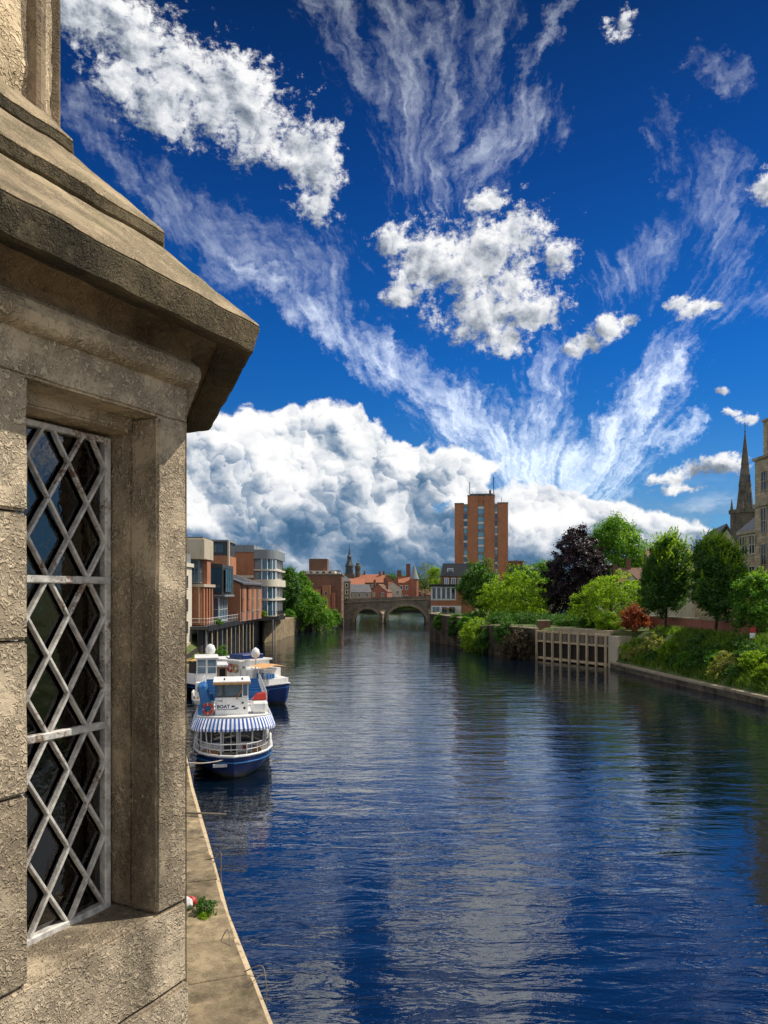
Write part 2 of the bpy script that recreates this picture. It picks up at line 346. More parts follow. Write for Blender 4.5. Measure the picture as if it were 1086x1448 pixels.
def stone(name, c1, c2, dark, scale=1.0, swirl=0.0, courses=None, bmp=0.5, moss=0.0, stainlo=0.50):
    m, g, p, o = mat_new(name)
    co = obj_co(g)
    n = g.noise(co, 1.3 * scale, 7, 0.62); n2 = g.noise(co, 9 * scale, 7, 0.68); n3 = g.noise(co, 55 * scale, 5, 0.7)
    c = g.mix(g.ss(g.m('ADD', g.m('MULTIPLY', n, 0.6), g.m('MULTIPLY', n2, 0.4)), 0.36, 0.64), c1, c2)
    stain = g.noise(g.v('MULTIPLY', co, (1.0, 1.0, 0.45)), 2.1 * scale, 8, 0.66)
    c = g.mix(g.m('MULTIPLY', g.ss(stain, stainlo, stainlo + 0.2), 0.75), c, dark)
    c = g.mix(g.m('MULTIPLY', g.ss(n3, 0.56, 0.72), 0.55), c, dark)
    c = g.mix(g.m('MULTIPLY', g.ss(n3, 0.44, 0.30), 0.35), c, tuple(min(1, v * 1.5) for v in c1))
    h = g.m('ADD', g.m('MULTIPLY', n2, 0.9), g.m('MULTIPLY', n3, 0.45))
    if swirl:
        # tooled, weather-eaten face: curling ridges and worm tracks
        w = g.v('SUBTRACT', g.noise(co, 25 * scale, 3, 0.55, color=True), (0.5, 0.5, 0.5))
        q = g.v('MULTIPLY_ADD', w, (0.065 / scale,) * 3, co)
        a = g.noise(q, 17 * scale, 2, 0.5)
        rid = g.m('SINE', g.m('MULTIPLY', a, 62.0))
        pits = g.voro(q, 62 * scale, 'F1', '3D')['Distance']
        r2 = g.ss(rid, -0.2, 0.9)
        keep = g.ss(g.noise(co, 6 * scale, 3, 0.6), 0.36, 0.58)
        sw = g.m('MULTIPLY', g.m('MULTIPLY', r2, keep), swirl)
        h = g.m('ADD', h, sw)
        h = g.m('SUBTRACT', h, g.m('MULTIPLY', g.ss(pits, 0.34, 0.10), 0.45 * swirl))
        c = g.mix(g.m('MULTIPLY', g.m('MULTIPLY', g.m('SUBTRACT', 1.0, r2), keep), 0.50 * min(1, swirl)), c, dark)
        rnd = g.n.new('ShaderNodeNewGeometry').outputs['Random Per Island']; kk = g.m('ADD', 0.74, g.m('MULTIPLY', rnd, 0.42))
        c = g.mix(1.0, c, g.comb(g.m('ADD', kk, 0.015), kk, g.m('SUBTRACT', kk, 0.02)), 'MULTIPLY')
    if courses:
        x, y, z = g.sep(co)
        tcn = g.n.new('ShaderNodeTexCoord'); nx, ny, nz = g.sep(tcn.outputs['Normal'])
        side = g.m('GREATER_THAN', g.m('ABSOLUTE', nx), 0.7)
        u = g.m('ADD', g.m('MULTIPLY', side, y), g.m('MULTIPLY', g.m('SUBTRACT', 1.0, side), x))
        b = g.n.new('ShaderNodeTexBrick'); g._set(b.inputs['Vector'], g.v('ADD', g.comb(u, z, 0), g.v('SCALE', g.v('SUBTRACT', g.noise(co, 1.2, 3, color=True), (0.5,)*3), scale=courses[1] * 0.25)))
        b.inputs['Scale'].default_value = 1.0; b.inputs['Brick Width'].default_value = courses[0]; b.inputs['Row Height'].default_value = courses[1]
        b.inputs['Mortar Size'].default_value = courses[2]; b.inputs['Mortar Smooth'].default_value = 0.4
        g._set(b.inputs['Color1'], (0.72, 0.72, 0.72)); g._set(b.inputs['Color2'], (1.12, 1.08, 1.0)); g._set(b.inputs['Mortar'], (0.38, 0.36, 0.33))
        c = g.mix(1.0, c, b.outputs['Color'], 'MULTIPLY')
        h = g.m('SUBTRACT', h, g.m('MULTIPLY', b.outputs['Fac'], 0.8))
    if moss:
        nz2 = g.sep(geo_pos(g)['Normal'])[2]
        c = g.mix(g.m('MULTIPLY', g.m('MULTIPLY', g.ss(g.noise(co, 5 * scale, 6, 0.7), 0.5, 0.62), g.ss(nz2, -0.2, 0.5)), moss), c, (0.10, 0.11, 0.03))
    g._set(p.inputs['Base Color'], c); p.inputs['Roughness'].default_value = 0.9; p.inputs['Specular IOR Level'].default_value = 0.25
    g._set(p.inputs['Normal'], bump(g, h, bmp, 0.012 / scale))
    return m

def glass_dark(name, tint=(0.02, 0.035, 0.05), rough=0.06, var=0.5):
    m, g, p, o = mat_new(name)
    rnd = g.n.new('ShaderNodeNewGeometry').outputs['Random Per Island']
    k = g.m('ADD', 1.0 - var / 2, g.m('MULTIPLY', rnd, var))
    g._set(p.inputs['Base Color'], g.mix(1.0, (*tint, 1), g.comb(k, k, k), 'MULTIPLY'))
    p.inputs['Roughness'].default_value = rough; p.inputs['IOR'].default_value = 1.6; p.inputs['Specular IOR Level'].default_value = 0.9
    n = g.noise(obj_co(g), 0.9, 2, 0.5); g._set(p.inputs['Normal'], bump(g, n, 0.15, 0.05))
    return m

def leaf(name, lo, hi, trans=0.35, tip=None):
    """leaves: each leaf its own green, light coming through"""
    m = bpy.data.materials.new(name); m.use_nodes = True; t = m.node_tree; t.nodes.clear(); g = NG(t); MATS[name] = m
    rnd = geo_pos(g)['Random Per Island']
    cl = g.noise(obj_co(g), 0.55, 3, 0.6)
    f = g.m('ADD', g.m('MULTIPLY', rnd, 0.55), g.m('MULTIPLY', g.m('SUBTRACT', cl, 0.25), 0.9))
    c = g.mix(g.ss(f, 0.2, 1.0, kind='LINEAR'), lo, hi)
    d = g.n.new('ShaderNodeBsdfPrincipled'); g._set(d.inputs['Base Color'], c); d.inputs['Roughness'].default_value = 0.5
    d.inputs['Specular IOR Level'].default_value = 0.35
    tr = g.n.new('ShaderNodeBsdfTranslucent'); g._set(tr.inputs['Color'], g.mix(1.0, c, (1.5, 1.6, 0.7, 1), 'MULTIPLY'))
    mx = g.n.new('ShaderNodeMixShader'); mx.inputs[0].default_value = trans
    t.links.new(d.outputs[0], mx.inputs[1]); t.links.new(tr.outputs[0], mx.inputs[2])
    o = g.n.new('ShaderNodeOutputMaterial'); t.links.new(mx.outputs[0], o.inputs[0])
    return m

# ------------------------------------------------------------------ objects
def tag(o, label=None, cat=None, group=None, kind=None):
    if label: o['label'] = label
    if cat: o['category'] = cat
    if group: o['group'] = group
    if kind: o['kind'] = kind
    return o
def thing(name, label, cat, loc=(0, 0, 0), rz=0.0, group=None):
    o = bpy.data.objects.new(name, None); COL.objects.link(o); o.empty_display_size = 0.2
    o.location = loc; o.rotation_euler = (0, 0, rz)
    return tag(o, label, cat, group)
def link_mesh(name, me, mats, parent=None, loc=None, rz=None):
    o = bpy.data.objects.new(name, me); COL.objects.link(o)
    for m in (mats if isinstance(mats, (list, tuple)) else [mats]): me.materials.append(m)
    if parent is not None: o.parent = parent
    if loc is not None: o.location = loc
    if rz is not None: o.rotation_euler = (0, 0, rz)
    return o

class MB:
    """collects faces, then links ONE mesh object"""
    def __init__(self): self.v = []; self.f = []; self.mi = []; self.cur = 0
    def poly(self, pts):
        n = len(self.v); self.v += [tuple(p) for p in pts]; self.f.append(tuple(range(n, n + len(pts)))); self.mi.append(self.cur); return self
    def mesh(self, vs, fs):
        n = len(self.v); self.v += [tuple(p) for p in vs]
        for f in fs: self.f.append(tuple(i + n for i in f)); self.mi.append(self.cur)
        return self
    def box(self, x0, x1, y0, y1, z0, z1):
        v = [(x0,y0,z0),(x1,y0,z0),(x1,y1,z0),(x0,y1,z0),(x0,y0,z1),(x1,y0,z1),(x1,y1,z1),(x0,y1,z1)]
        return self.mesh(v, [(0,3,2,1),(4,5,6,7),(0,1,5,4),(1,2,6,5),(2,3,7,6),(3,0,4,7)])
    def prism(self, foot, z0, z1, cap=True):
        """foot: counter-clockwise outline; z1 a number or one height per corner"""
        n = len(foot); zt = z1 if hasattr(z1, '__len__') else [z1] * n; zb = z0 if hasattr(z0, '__len__') else [z0] * n
        v = [(p[0], p[1], zb[i]) for i, p in enumerate(foot)] + [(p[0], p[1], zt[i]) for i, p in enumerate(foot)]
        f = [(i, (i + 1) % n, n + (i + 1) % n, n + i) for i in range(n)]
        if cap: f += [tuple(range(n - 1, -1, -1)), tuple(range(n, 2 * n))]
        return self.mesh(v, f)
    def bar(self, a, b, r, n=6, r2=None):
        a = Vector(a); b = Vector(b); d = (b - a); 
        if d.length < 1e-6: return self
        d.normalize(); u = d.orthogonal().normalized(); w = d.cross(u); r2 = r if r2 is None else r2
        v = []
        for c, rr in ((a, r), (b, r2)):
            for i in range(n):
                t = 2 * math.pi * (i + 0.5) / n; v.append(c + u * math.cos(t) * rr + w * math.sin(t) * rr)
        f = [(i, (i + 1) % n, n + (i + 1) % n, n + i) for i in range(n)] + [tuple(range(n - 1, -1, -1)), tuple(range(n, 2 * n))]
        return self.mesh(v, f)
    def path(self, pts, r, n=6):
        for a, b in zip(pts[:-1], pts[1:]): self.bar(a, b, r, n)
        return self
    def ellipsoid(self, c, rx, ry, rz, nu=12, nv=8, zmin=-1.0):
        vs = []; fs = []
        for j in range(nv + 1):
            ph = -math.pi / 2 + math.pi * j / nv
            zz = max(math.sin(ph), zmin)
            for i in range(nu):
                t = 2 * math.pi * i / nu; vs.append((c[0] + rx * math.cos(ph) * math.cos(t), c[1] + ry * math.cos(ph) * math.sin(t), c[2] + rz * zz))
        for j in range(nv):
            for i in range(nu):
                fs.append((j*nu+i, j*nu+(i+1)%nu, (j+1)*nu+(i+1)%nu, (j+1)*nu+i))
        return self.mesh(vs, fs)
    def torus(self, c, ax, R_, r, nu=18, nv=8):
        ax = Vector(ax).normalized(); u = ax.orthogonal().normalized(); w = ax.cross(u); c = Vector(c); vs = []; fs = []
        for i in range(nu):
            t = 2*math.pi*i/nu; d = u*math.cos(t) + w*math.sin(t)
            for j in range(nv):
                s = 2*math.pi*j/nv; vs.append(c + d*(R_ + r*math.cos(s)) + ax*(r*math.sin(s)))
        for i in range(nu):
            for j in range(nv):
                fs.append((i*nv+j, ((i+1)%nu)*nv+j, ((i+1)%nu)*nv+(j+1)%nv, i*nv+(j+1)%nv))
        return self.mesh(vs, fs)
    def lathe(self, c, prof, n=16, ang0=0.0):
        vs = []; fs = []
        for (r, z) in prof:
            for i in range(n):
                t = ang0 + 2*math.pi*i/n; vs.append((c[0]+r*math.cos(t), c[1]+r*math.sin(t), c[2]+z))
        for j in range(len(prof)-1):
            for i in range(n): fs.append((j*n+i, j*n+(i+1)%n, (j+1)*n+(i+1)%n, (j+1)*n+i))
        fs.append(tuple(range(n-1,-1,-1))); k=(len(prof)-1)*n; fs.append(tuple(range(k,k+n)))
        return self.mesh(vs, fs)
    def build(self, name, mats, parent=None, smooth=False, bevel=0.0, merge=False, weld=None):
        me = bpy.data.meshes.new(name); me.from_pydata(self.v, [], self.f)
        me.polygons.foreach_set('material_index', self.mi)
        if merge or bevel:
            bm = bmesh.new(); bm.from_mesh(me)
            if merge: bmesh.ops.remove_doubles(bm, verts=bm.verts, dist=1e-4)
            bmesh.ops.recalc_face_normals(bm, faces=bm.faces)
            if bevel:
                es = [e for e in bm.edges if len(e.link_faces) == 2 and e.calc_face_angle(0) > 0.5]
                bmesh.ops.bevel(bm, geom=es, offset=bevel, segments=1, affect='EDGES', clamp_overlap=True)
            bm.to_mesh(me); bm.free()
        if smooth:
            me.polygons.foreach_set('use_smooth', [True] * len(me.polygons))
        me.update()
        return link_mesh(name, me, mats, parent)
def np_mesh(name, verts, quads, mats, parent=None, smooth=False):
    me = bpy.data.meshes.new(name); nv = len(verts); nf = len(quads)
    me.vertices.add(nv); me.vertices.foreach_set('co', np.asarray(verts, np.float32).ravel())
    me.loops.add(nf * 4); me.polygons.add(nf)
    me.loops.foreach_set('vertex_index', np.asarray(quads, np.int32).ravel())
    me.polygons.foreach_set('loop_start', np.arange(nf, dtype=np.int32) * 4)
    if smooth: me.polygons.foreach_set('use_smooth', np.ones(nf, bool))
    me.update(calc_edges=True); me.validate()
    return link_mesh(name, me, mats, parent)
def tree_copy(o, parent=None):
    c = o.copy(); COL.objects.link(c)
    if parent is not None: c.parent = parent
    for ch in list(o.children): tree_copy(ch, c)
    return c
# ------------------------------------------------------------------ near materials
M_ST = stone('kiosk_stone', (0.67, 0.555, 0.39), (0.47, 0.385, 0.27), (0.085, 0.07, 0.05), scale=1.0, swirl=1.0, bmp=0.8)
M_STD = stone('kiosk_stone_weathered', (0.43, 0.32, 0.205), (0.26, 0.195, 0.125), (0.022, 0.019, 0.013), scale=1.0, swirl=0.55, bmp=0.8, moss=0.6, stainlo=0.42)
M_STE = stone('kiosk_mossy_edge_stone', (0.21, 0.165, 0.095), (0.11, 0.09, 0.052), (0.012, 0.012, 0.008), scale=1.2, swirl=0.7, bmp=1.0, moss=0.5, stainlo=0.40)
M_STR = stone('kiosk_roof_stone', (0.42, 0.335, 0.21), (0.29, 0.225, 0.145), (0.06, 0.05, 0.032), scale=1.0, swirl=0.9, bmp=0.75, moss=0.35)
M_STL = stone('kiosk_drum_stone', (0.74, 0.60, 0.40), (0.60, 0.45, 0.26), (0.10, 0.07, 0.04), scale=0.7, swirl=1.3, bmp=1.0)
M_QUAY = stone('quay_stone', (0.40, 0.31, 0.19), (0.24, 0.185, 0.115), (0.06, 0.048, 0.034), scale=0.42, swirl=0.55, bmp=0.8, moss=0.25, stainlo=0.46)
M_QWALL = stone('quay_wall_stone', (0.22, 0.18, 0.13), (0.14, 0.12, 0.09), (0.03, 0.03, 0.022), scale=0.35, courses=(1.1, 0.4, 0.02), bmp=0.7)
def rust_paint():
    m, g, p, o = mat_new('lattice_paint')
    co = obj_co(g)
    n = g.noise(co, 22, 6, 0.65); f = g.noise(co, 90, 4, 0.65); r = g.noise(co, 9, 5, 0.7)
    c = g.mix(g.ss(n, 0.38, 0.64), (0.66, 0.64, 0.59, 1), (0.36, 0.345, 0.32, 1))
    c = g.mix(g.m('MULTIPLY', g.ss(g.m('ADD', g.m('MULTIPLY', r, 0.6), g.m('MULTIPLY', f, 0.4)), 0.545, 0.60), 0.9), c, (0.17, 0.085, 0.04, 1))
    g._set(p.inputs['Base Color'], c); p.inputs['Roughness'].default_value = 0.55
    g._set(p.inputs['Normal'], bump(g, g.m('ADD', n, g.m('MULTIPLY', f, 0.5)), 0.6, 0.004)); return m
M_LAT = rust_paint()
def lead_glass():
    m, g, p, o = mat_new('old_window_glass')
    g._set(p.inputs['Base Color'], (0.9, 0.95, 0.97, 1)); p.inputs['Roughness'].default_value = 0.03
    tr = g.n.new('ShaderNodeBsdfTransparent'); tr.inputs[0].default_value = (0.82, 0.86, 0.88, 1)
    gl = g.n.new('ShaderNodeBsdfGlossy'); gl.inputs['Roughness'].default_value = 0.04
    fr = g.n.new('ShaderNodeFresnel'); fr.inputs[0].default_value = 2.0
    nb = bump(g, g.noise(obj_co(g), 14, 3, 0.5), 0.25, 0.01)
    g.l.new(nb, gl.inputs['Normal']); g.l.new(nb, fr.inputs['Normal'])
    mx = g.n.new('ShaderNodeMixShader'); g.l.new(fr.outputs[0], mx.inputs[0])
    g.l.new(tr.outputs[0], mx.inputs[1]); g.l.new(gl.outputs[0], mx.inputs[2]); g.l.new(mx.outputs[0], o.inputs[0])
    g.n.remove(p); return m
M_LGL = lead_glass()
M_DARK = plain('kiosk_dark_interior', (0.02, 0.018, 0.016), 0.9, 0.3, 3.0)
M_PAPER = plain('faded_paper', (0.72, 0.66, 0.56), 0.8, 0.2, 3.0)
M_PINK = plain('faded_pink_card', (0.50, 0.27, 0.24), 0.8, 0.3, 3.0)
M_ROPE = plain('old_rope', (0.42, 0.38, 0.31), 0.9, 0.3, 8.0)
M_WIRE = plain('rusty_wire', (0.20, 0.16, 0.12), 0.7, 0.4, 5.0)
M_IRON = plain('dark_iron', (0.045, 0.043, 0.042), 0.6, 0.4, 4.0, metal=0.4)

# ------------------------------------------------------------------ octagonal stone kiosk beside the viewer
KS = 1.05                                                # side of the octagon
KA = math.atan((1070 - CXP) / FPX)                       # heading of the window face
ku = Vector((math.sin(KA), math.cos(KA), 0)); kn = Vector((math.cos(KA), -math.sin(KA), 0))
kcorner = Vector((-0.616, 2.40, EYE))
kR = KS * 1.2071
kcen = kcorner - ku * (KS / 2) - kn * kR
# local frame of the kiosk: x = along the window face (away from the viewer), y = INTO the wall, z up from eye height
# (the face is at y=0, its far corner at x=0, the near corner at x=-KS)
kiosk = thing('stone_kiosk', 'weathered octagonal sandstone kiosk with stepped stone roof at the left edge of the bridge', 'kiosk', (kcorner.x, kcorner.y, 0.0))
kiosk.matrix_world = Matrix(((ku.x, -kn.x, 0, kcorner.x), (ku.y, -kn.y, 0, kcorner.y), (0, 0, 1, EYE), (0, 0, 0, 1)))
KC = (-KS / 2, kR)                                       # octagon centre in that frame

def wear(bm, amp, freq=9.0, edge=0.0):
    for v in bm.verts:
        n = mnoise.noise_vector(v.co * freq) * amp + mnoise.noise_vector(v.co * freq * 3.7) * amp * 0.45
        v.co += n
def octa_sweep(name, prof, mat, amp=0.004, step=0.03, smooth=True):
    """profile of (offset, z) swept round the octagon, finely cut and worn"""
    pp = []
    for (a, b) in zip(prof[:-1], prof[1:]):
        k = max(1, int(math.hypot(b[0]-a[0], b[1]-a[1]) / step))
        pp += [(a[0] + (b[0]-a[0]) * i / k, a[1] + (b[1]-a[1]) * i / k) for i in range(k)]
    pp.append(prof[-1])
    nseg = int(KS / step) // 1
    vs = []; fs = []; ring = 8 * nseg
    for (o, z) in pp:
        rv = (kR + o) / math.cos(math.pi / 8)
        cs = [(KC[0] + rv * math.cos(-math.pi/2 + math.pi/8 + math.pi/4 * i), KC[1] + rv * math.sin(-math.pi/2 + math.pi/8 + math.pi/4 * i)) for i in range(8)]
        for i in range(8):
            a = cs[i]; b = cs[(i + 1) % 8]
            for k in range(nseg):
                t = k / nseg; vs.append((a[0] + (b[0]-a[0])*t, a[1] + (b[1]-a[1])*t, z))
    for j in range(len(pp) - 1):
        for i in range(ring): fs.append((j*ring+i, j*ring+(i+1) % ring, (j+1)*ring+(i+1) % ring, (j+1)*ring+i))
    me = bpy.data.meshes.new(name); me.from_pydata(vs, [], fs)
    bm = bmesh.new(); bm.from_mesh(me); wear(bm, amp); bm.to_mesh(me); bm.free()
    if smooth:
        me.polygons.foreach_set('use_smooth', [True]*len(me.polygons))
        me.set_sharp_from_angle(angle=R(30))
    return link_mesh(name, me, mat, kiosk)

def worn_block(mb, x0, x1, y0, y1, z0, z1, amp=0.0022, step=0.035, r=0.007):
    """one dressed stone with rounded, chipped arrises (kiosk frame)"""
    bm = bmesh.new()
    bmesh.ops.create_cube(bm, size=1.0)
    for v in bm.verts:
        v.co = Vector((x0 + (v.co.x + .5) * (x1-x0), y0 + (v.co.y + .5) * (y1-y0), z0 + (v.co.z + .5) * (z1-z0)))
    bmesh.ops.bevel(bm, geom=list(bm.edges), offset=r, segments=2, affect='EDGES')
    for it in range(6):
        es = [e for e in bm.edges if e.calc_length() > step * 1.6]
        if not es: break
        bmesh.ops.subdivide_edges(bm, edges=es, cuts=1, use_grid_fill=True)
    wear(bm, amp, 14.0)
    bm.verts.index_update()
    mb.mesh([v.co[:] for v in bm.verts], [[v.index for v in f.verts] for f in bm.faces]); bm.free()

XR, XL = -0.132, -0.576        # window opening: right and left edges in the wall plane
WT, WB = 0.527, -0.955        # opening top and bottom
TH = 0.30                     # wall thickness
mb = MB()
g_ = 0.0025
# far pier (right), jamb faces the viewer; near pier (left)
for (a, b) in ((WB, 0.5325),): worn_block(mb, XR + g_, 0.0, 0.0, 0.105, a + g_, b - g_)
worn_block(mb, XR + 0.010, 0.0, 0.108, TH, WB + g_, 0.503)                       # rebated inner jamb
for (a, b) in ((WB, -0.49), (-0.49, -0.113), (-0.113, 0.20), (0.20, 0.5325)): worn_block(mb, -KS, XL - g_, 0.0, TH, a + g_, b - g_)
# lintel with its soffit, and the courses over it
worn_block(mb, -KS, 0.0, 0.0, 0.10, 0.530, 0.66); 
worn_block(mb, -KS, 0.0, 0.103, TH, 0.49, 0.66)
# sill and the courses under it
worn_block(mb, -KS, 0.0, 0.0, TH + 0.02, -1.205 + g_, WB - g_)
worn_block(mb, -0.62, 0.0, -0.012, TH, -1.52 + g_, -1.20 - g_ - 0.004); worn_block(mb, -KS, -0.62 - g_, -0.012, TH, -1.52 + g_, -1.205 - g_)
mb.build('wall', M_ST, kiosk, smooth=True)
mb_w = bpy.data.meshes['wall']; mb_w.set_sharp_from_angle(angle=R(40))
# the other seven faces, plain
mb = MB()
vr = kR / math.cos(math.pi/8)
oc = [(KC[0] + vr * math.cos(-math.pi/2 + math.pi/8 + math.pi/4*i), KC[1] + vr * math.sin(-math.pi/2 + math.pi/8 + math.pi/4*i)) for i in range(8)]
oi = [(KC[0] + (p[0]-KC[0])*0.80, KC[1] + (p[1]-KC[1])*0.80) for p in oc]
for i in range(7):
    a, b, c, d = oc[i], oc[i+1], oi[i+1], oi[i]
    mb.prism([a, b, c, d], -1.52, 0.66)
mb.build('side_wall', M_ST, kiosk, merge=False)
mb = MB(); rr = [(KC[0] + (p[0]-KC[0])*1.03, KC[1] + (p[1]-KC[1])*1.03) for p in oc]
mb.prism(rr, -12.0, -1.55); mb.build('base', M_STD, kiosk, bevel=0.02)
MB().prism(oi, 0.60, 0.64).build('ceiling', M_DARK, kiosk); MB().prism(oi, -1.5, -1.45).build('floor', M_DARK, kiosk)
# mouldings and roof
octa_sweep('roll_moulding', [(-0.02, 0.640), (0.012, 0.642), (0.034, 0.656), (0.044, 0.678), (0.038, 0.704), (0.018, 0.722), (-0.01, 0.726)], M_ST, 0.003, 0.02)
octa_sweep('cornice', [(-0.03, 0.716), (0.012, 0.722), (0.016, 0.762), (0.05, 0.792), (0.10, 0.796), (0.112, 0.770)], M_STD, 0.004, 0.025)
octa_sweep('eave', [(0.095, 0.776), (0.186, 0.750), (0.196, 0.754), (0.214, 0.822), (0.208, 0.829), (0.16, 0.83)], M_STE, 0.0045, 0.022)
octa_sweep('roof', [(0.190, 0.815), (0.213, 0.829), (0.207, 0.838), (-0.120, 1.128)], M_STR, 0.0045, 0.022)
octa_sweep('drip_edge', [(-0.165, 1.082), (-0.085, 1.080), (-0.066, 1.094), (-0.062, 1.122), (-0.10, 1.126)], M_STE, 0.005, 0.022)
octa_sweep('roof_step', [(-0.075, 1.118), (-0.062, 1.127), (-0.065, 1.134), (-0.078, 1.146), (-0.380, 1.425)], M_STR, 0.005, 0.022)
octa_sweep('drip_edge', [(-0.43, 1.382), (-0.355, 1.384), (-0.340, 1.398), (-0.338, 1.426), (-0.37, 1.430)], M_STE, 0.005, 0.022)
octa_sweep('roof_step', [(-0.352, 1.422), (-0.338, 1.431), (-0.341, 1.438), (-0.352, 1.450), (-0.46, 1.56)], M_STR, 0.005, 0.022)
octa_sweep('drum', [(-0.455, 1.50), (-0.450, 2.70)], M_STL, 0.010, 0.025)
for i in range(8):
    rv = (kR - 0.448) / math.cos(math.pi/8); t = -math.pi/2 + math.pi/8 + math.pi/4*i
    MB().prism([(KC[0] + rv*math.cos(t) + 0.035*math.cos(t + k*math.pi/2 + math.pi/4), KC[1] + rv*math.sin(t) + 0.035*math.sin(t + k*math.pi/2 + math.pi/4)) for k in range(4)], 1.50, 2.70).build('drum_corner_shaft', M_STD, kiosk, bevel=0.01)

# leaded window
win = thing('window', None, None); win.parent = kiosk
GY = 0.192
mb = MB()
fx0, fx1, fz0, fz1 = XL - 0.02, -0.136, -0.962, 0.478
mb.box(fx1 - 0.021, fx1 + 0.002, GY - 0.012, GY + 0.02, fz0, fz1); mb.box(fx0, fx0 + 0.02, GY - 0.012, GY + 0.02, fz0, fz1)
mb.box(fx0 + 0.02, fx1 - 0.021, GY - 0.012, GY + 0.02, fz1 - 0.018, fz1); mb.box(fx0 + 0.02, fx1 - 0.021, GY - 0.012, GY + 0.02, fz0, fz0 + 0.022)
for zz in (0.041, -0.398): mb.box(fx0 + 0.02, fx1 - 0.021, GY - 0.016, GY + 0.006, zz - 0.011, zz + 0.011)
mb.build('frame', M_LAT, win, bevel=0.003)
LX, LZ, HX, HZ = -0.1395 - 0.012, 0.3816, 0.070, 0.1111
mb = MB()
def clipseg(p, q, x0, x1, z0, z1):
    t0, t1 = 0.0, 1.0; dx, dz = q[0]-p[0], q[1]-p[1]
    for pp, qq in ((-dx, p[0]-x0), (dx, x1-p[0]), (-dz, p[1]-z0), (dz, z1-p[1])):
        if abs(pp) < 1e-9:
            if qq < 0: return None
        else:
            t = qq/pp
            if pp < 0: t0 = max(t0, t)
            else: t1 = min(t1, t)
    return None if t0 >= t1 else ((p[0]+t0*dx, p[1]+t0*dz), (p[0]+t1*dx, p[1]+t1*dz))
for sgn in (1, -1):
    for k in range(-14, 15):
        p = (LX - 8*HX, LZ + k*2*HZ - sgn*8*HZ); q = (LX + 2*HX, LZ + k*2*HZ + sgn*2*HZ)
        c = clipseg(p, q, fx0 + 0.012, fx1 - 0.012, fz0 + 0.012, fz1 - 0.010)
        if not c or math.dist(*c) < 0.03: continue
        a, b = c; d = Vector((b[0]-a[0], 0, b[1]-a[1])).normalized(); w = Vector((-d.z, 0, d.x)) * 0.0064
        y0 = GY - 0.010 - (0.0022 if sgn > 0 else 0); y1 = GY + 0.004
        P_ = [Vector((a[0], 0, a[1])) - w, Vector((b[0], 0, b[1])) - w, Vector((b[0], 0, b[1])) + w, Vector((a[0], 0, a[1])) + w]
        v = [(pp.x, y1, pp.z) for pp in P_] + [(pp.x + (w.x * s_ * 0.35), y0, pp.z + (w.z * s_ * 0.35)) for pp, s_ in zip(P_, (1, 1, -1, -1))]
        mb.mesh(v, [(3,2,1,0),(4,5,6,7),(0,1,5,4),(1,2,6,5),(2,3,7,6),(3,0,4,7)])
mb.build('lattice', M_LAT, win, bevel=0.0015)
mb = MB()
rg = random.Random(3)
for i in range(-1, 9):
    for k in range(-9, 5):
        cx = LX - i*HX; cz = LZ + k*2*HZ + (0 if i % 2 else HZ)
        t1, t2 = rg.uniform(-.02, .02), rg.uniform(-.02, .02)
        pts = []
        for dx, dz in ((-HX, 0), (0, -HZ), (HX, 0), (0, HZ)):
            x_ = min(max(cx+dx, fx0+0.004), fx1-0.004); z_ = min(max(cz+dz, fz0+0.004), fz1-0.004)
            pts.append((x_, GY + 0.0115 + dx*t1 + dz*t2, z_))
        if cx - HX < fx1 and cx + HX > fx0 and cz - HZ < fz1 and cz + HZ > fz0:
            mb.poly(pts)
mb.build('pane', M_LGL, win)
# what shows faintly inside: a dark panel, a rail, curled notices and a card
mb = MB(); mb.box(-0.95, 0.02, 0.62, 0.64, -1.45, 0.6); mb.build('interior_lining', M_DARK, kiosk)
for (x_, z_, w_, h_, t_, m_) in ((-0.33, -0.11, 0.06, 0.34, 0.3, M_PAPER), (-0.37, 0.26, 0.05, 0.24, -0.25, M_PAPER), (-0.40, -0.22, 0.06, 0.20, 0.2, M_PAPER), (-0.55, -0.62, 0.22, 0.24, 0.25, M_PINK), (-0.48, -0.88, 0.2, 0.16, -0.2, M_PAPER)):
    mb = MB(); rw = []
    for i in range(7):
        t = i/6; zz = (t-.5)*h_; xx = math.sin(t*3.0 + t_)*0.02
        rw.append([(x_ - w_/2*(0.6+0.4*math.sin(t*3)) + xx + zz*t_, 0.46 + 0.05*math.sin(t*2.5), z_ + zz), (x_ + w_/2 + xx + zz*t_, 0.43 + 0.05*math.cos(t*2.5), z_ + zz)])
    for i in range(6): mb.poly([rw[i][0], rw[i][1], rw[i+1][1], rw[i+1][0]])
    tag(mb.build('notice', m_, kiosk, smooth=True))

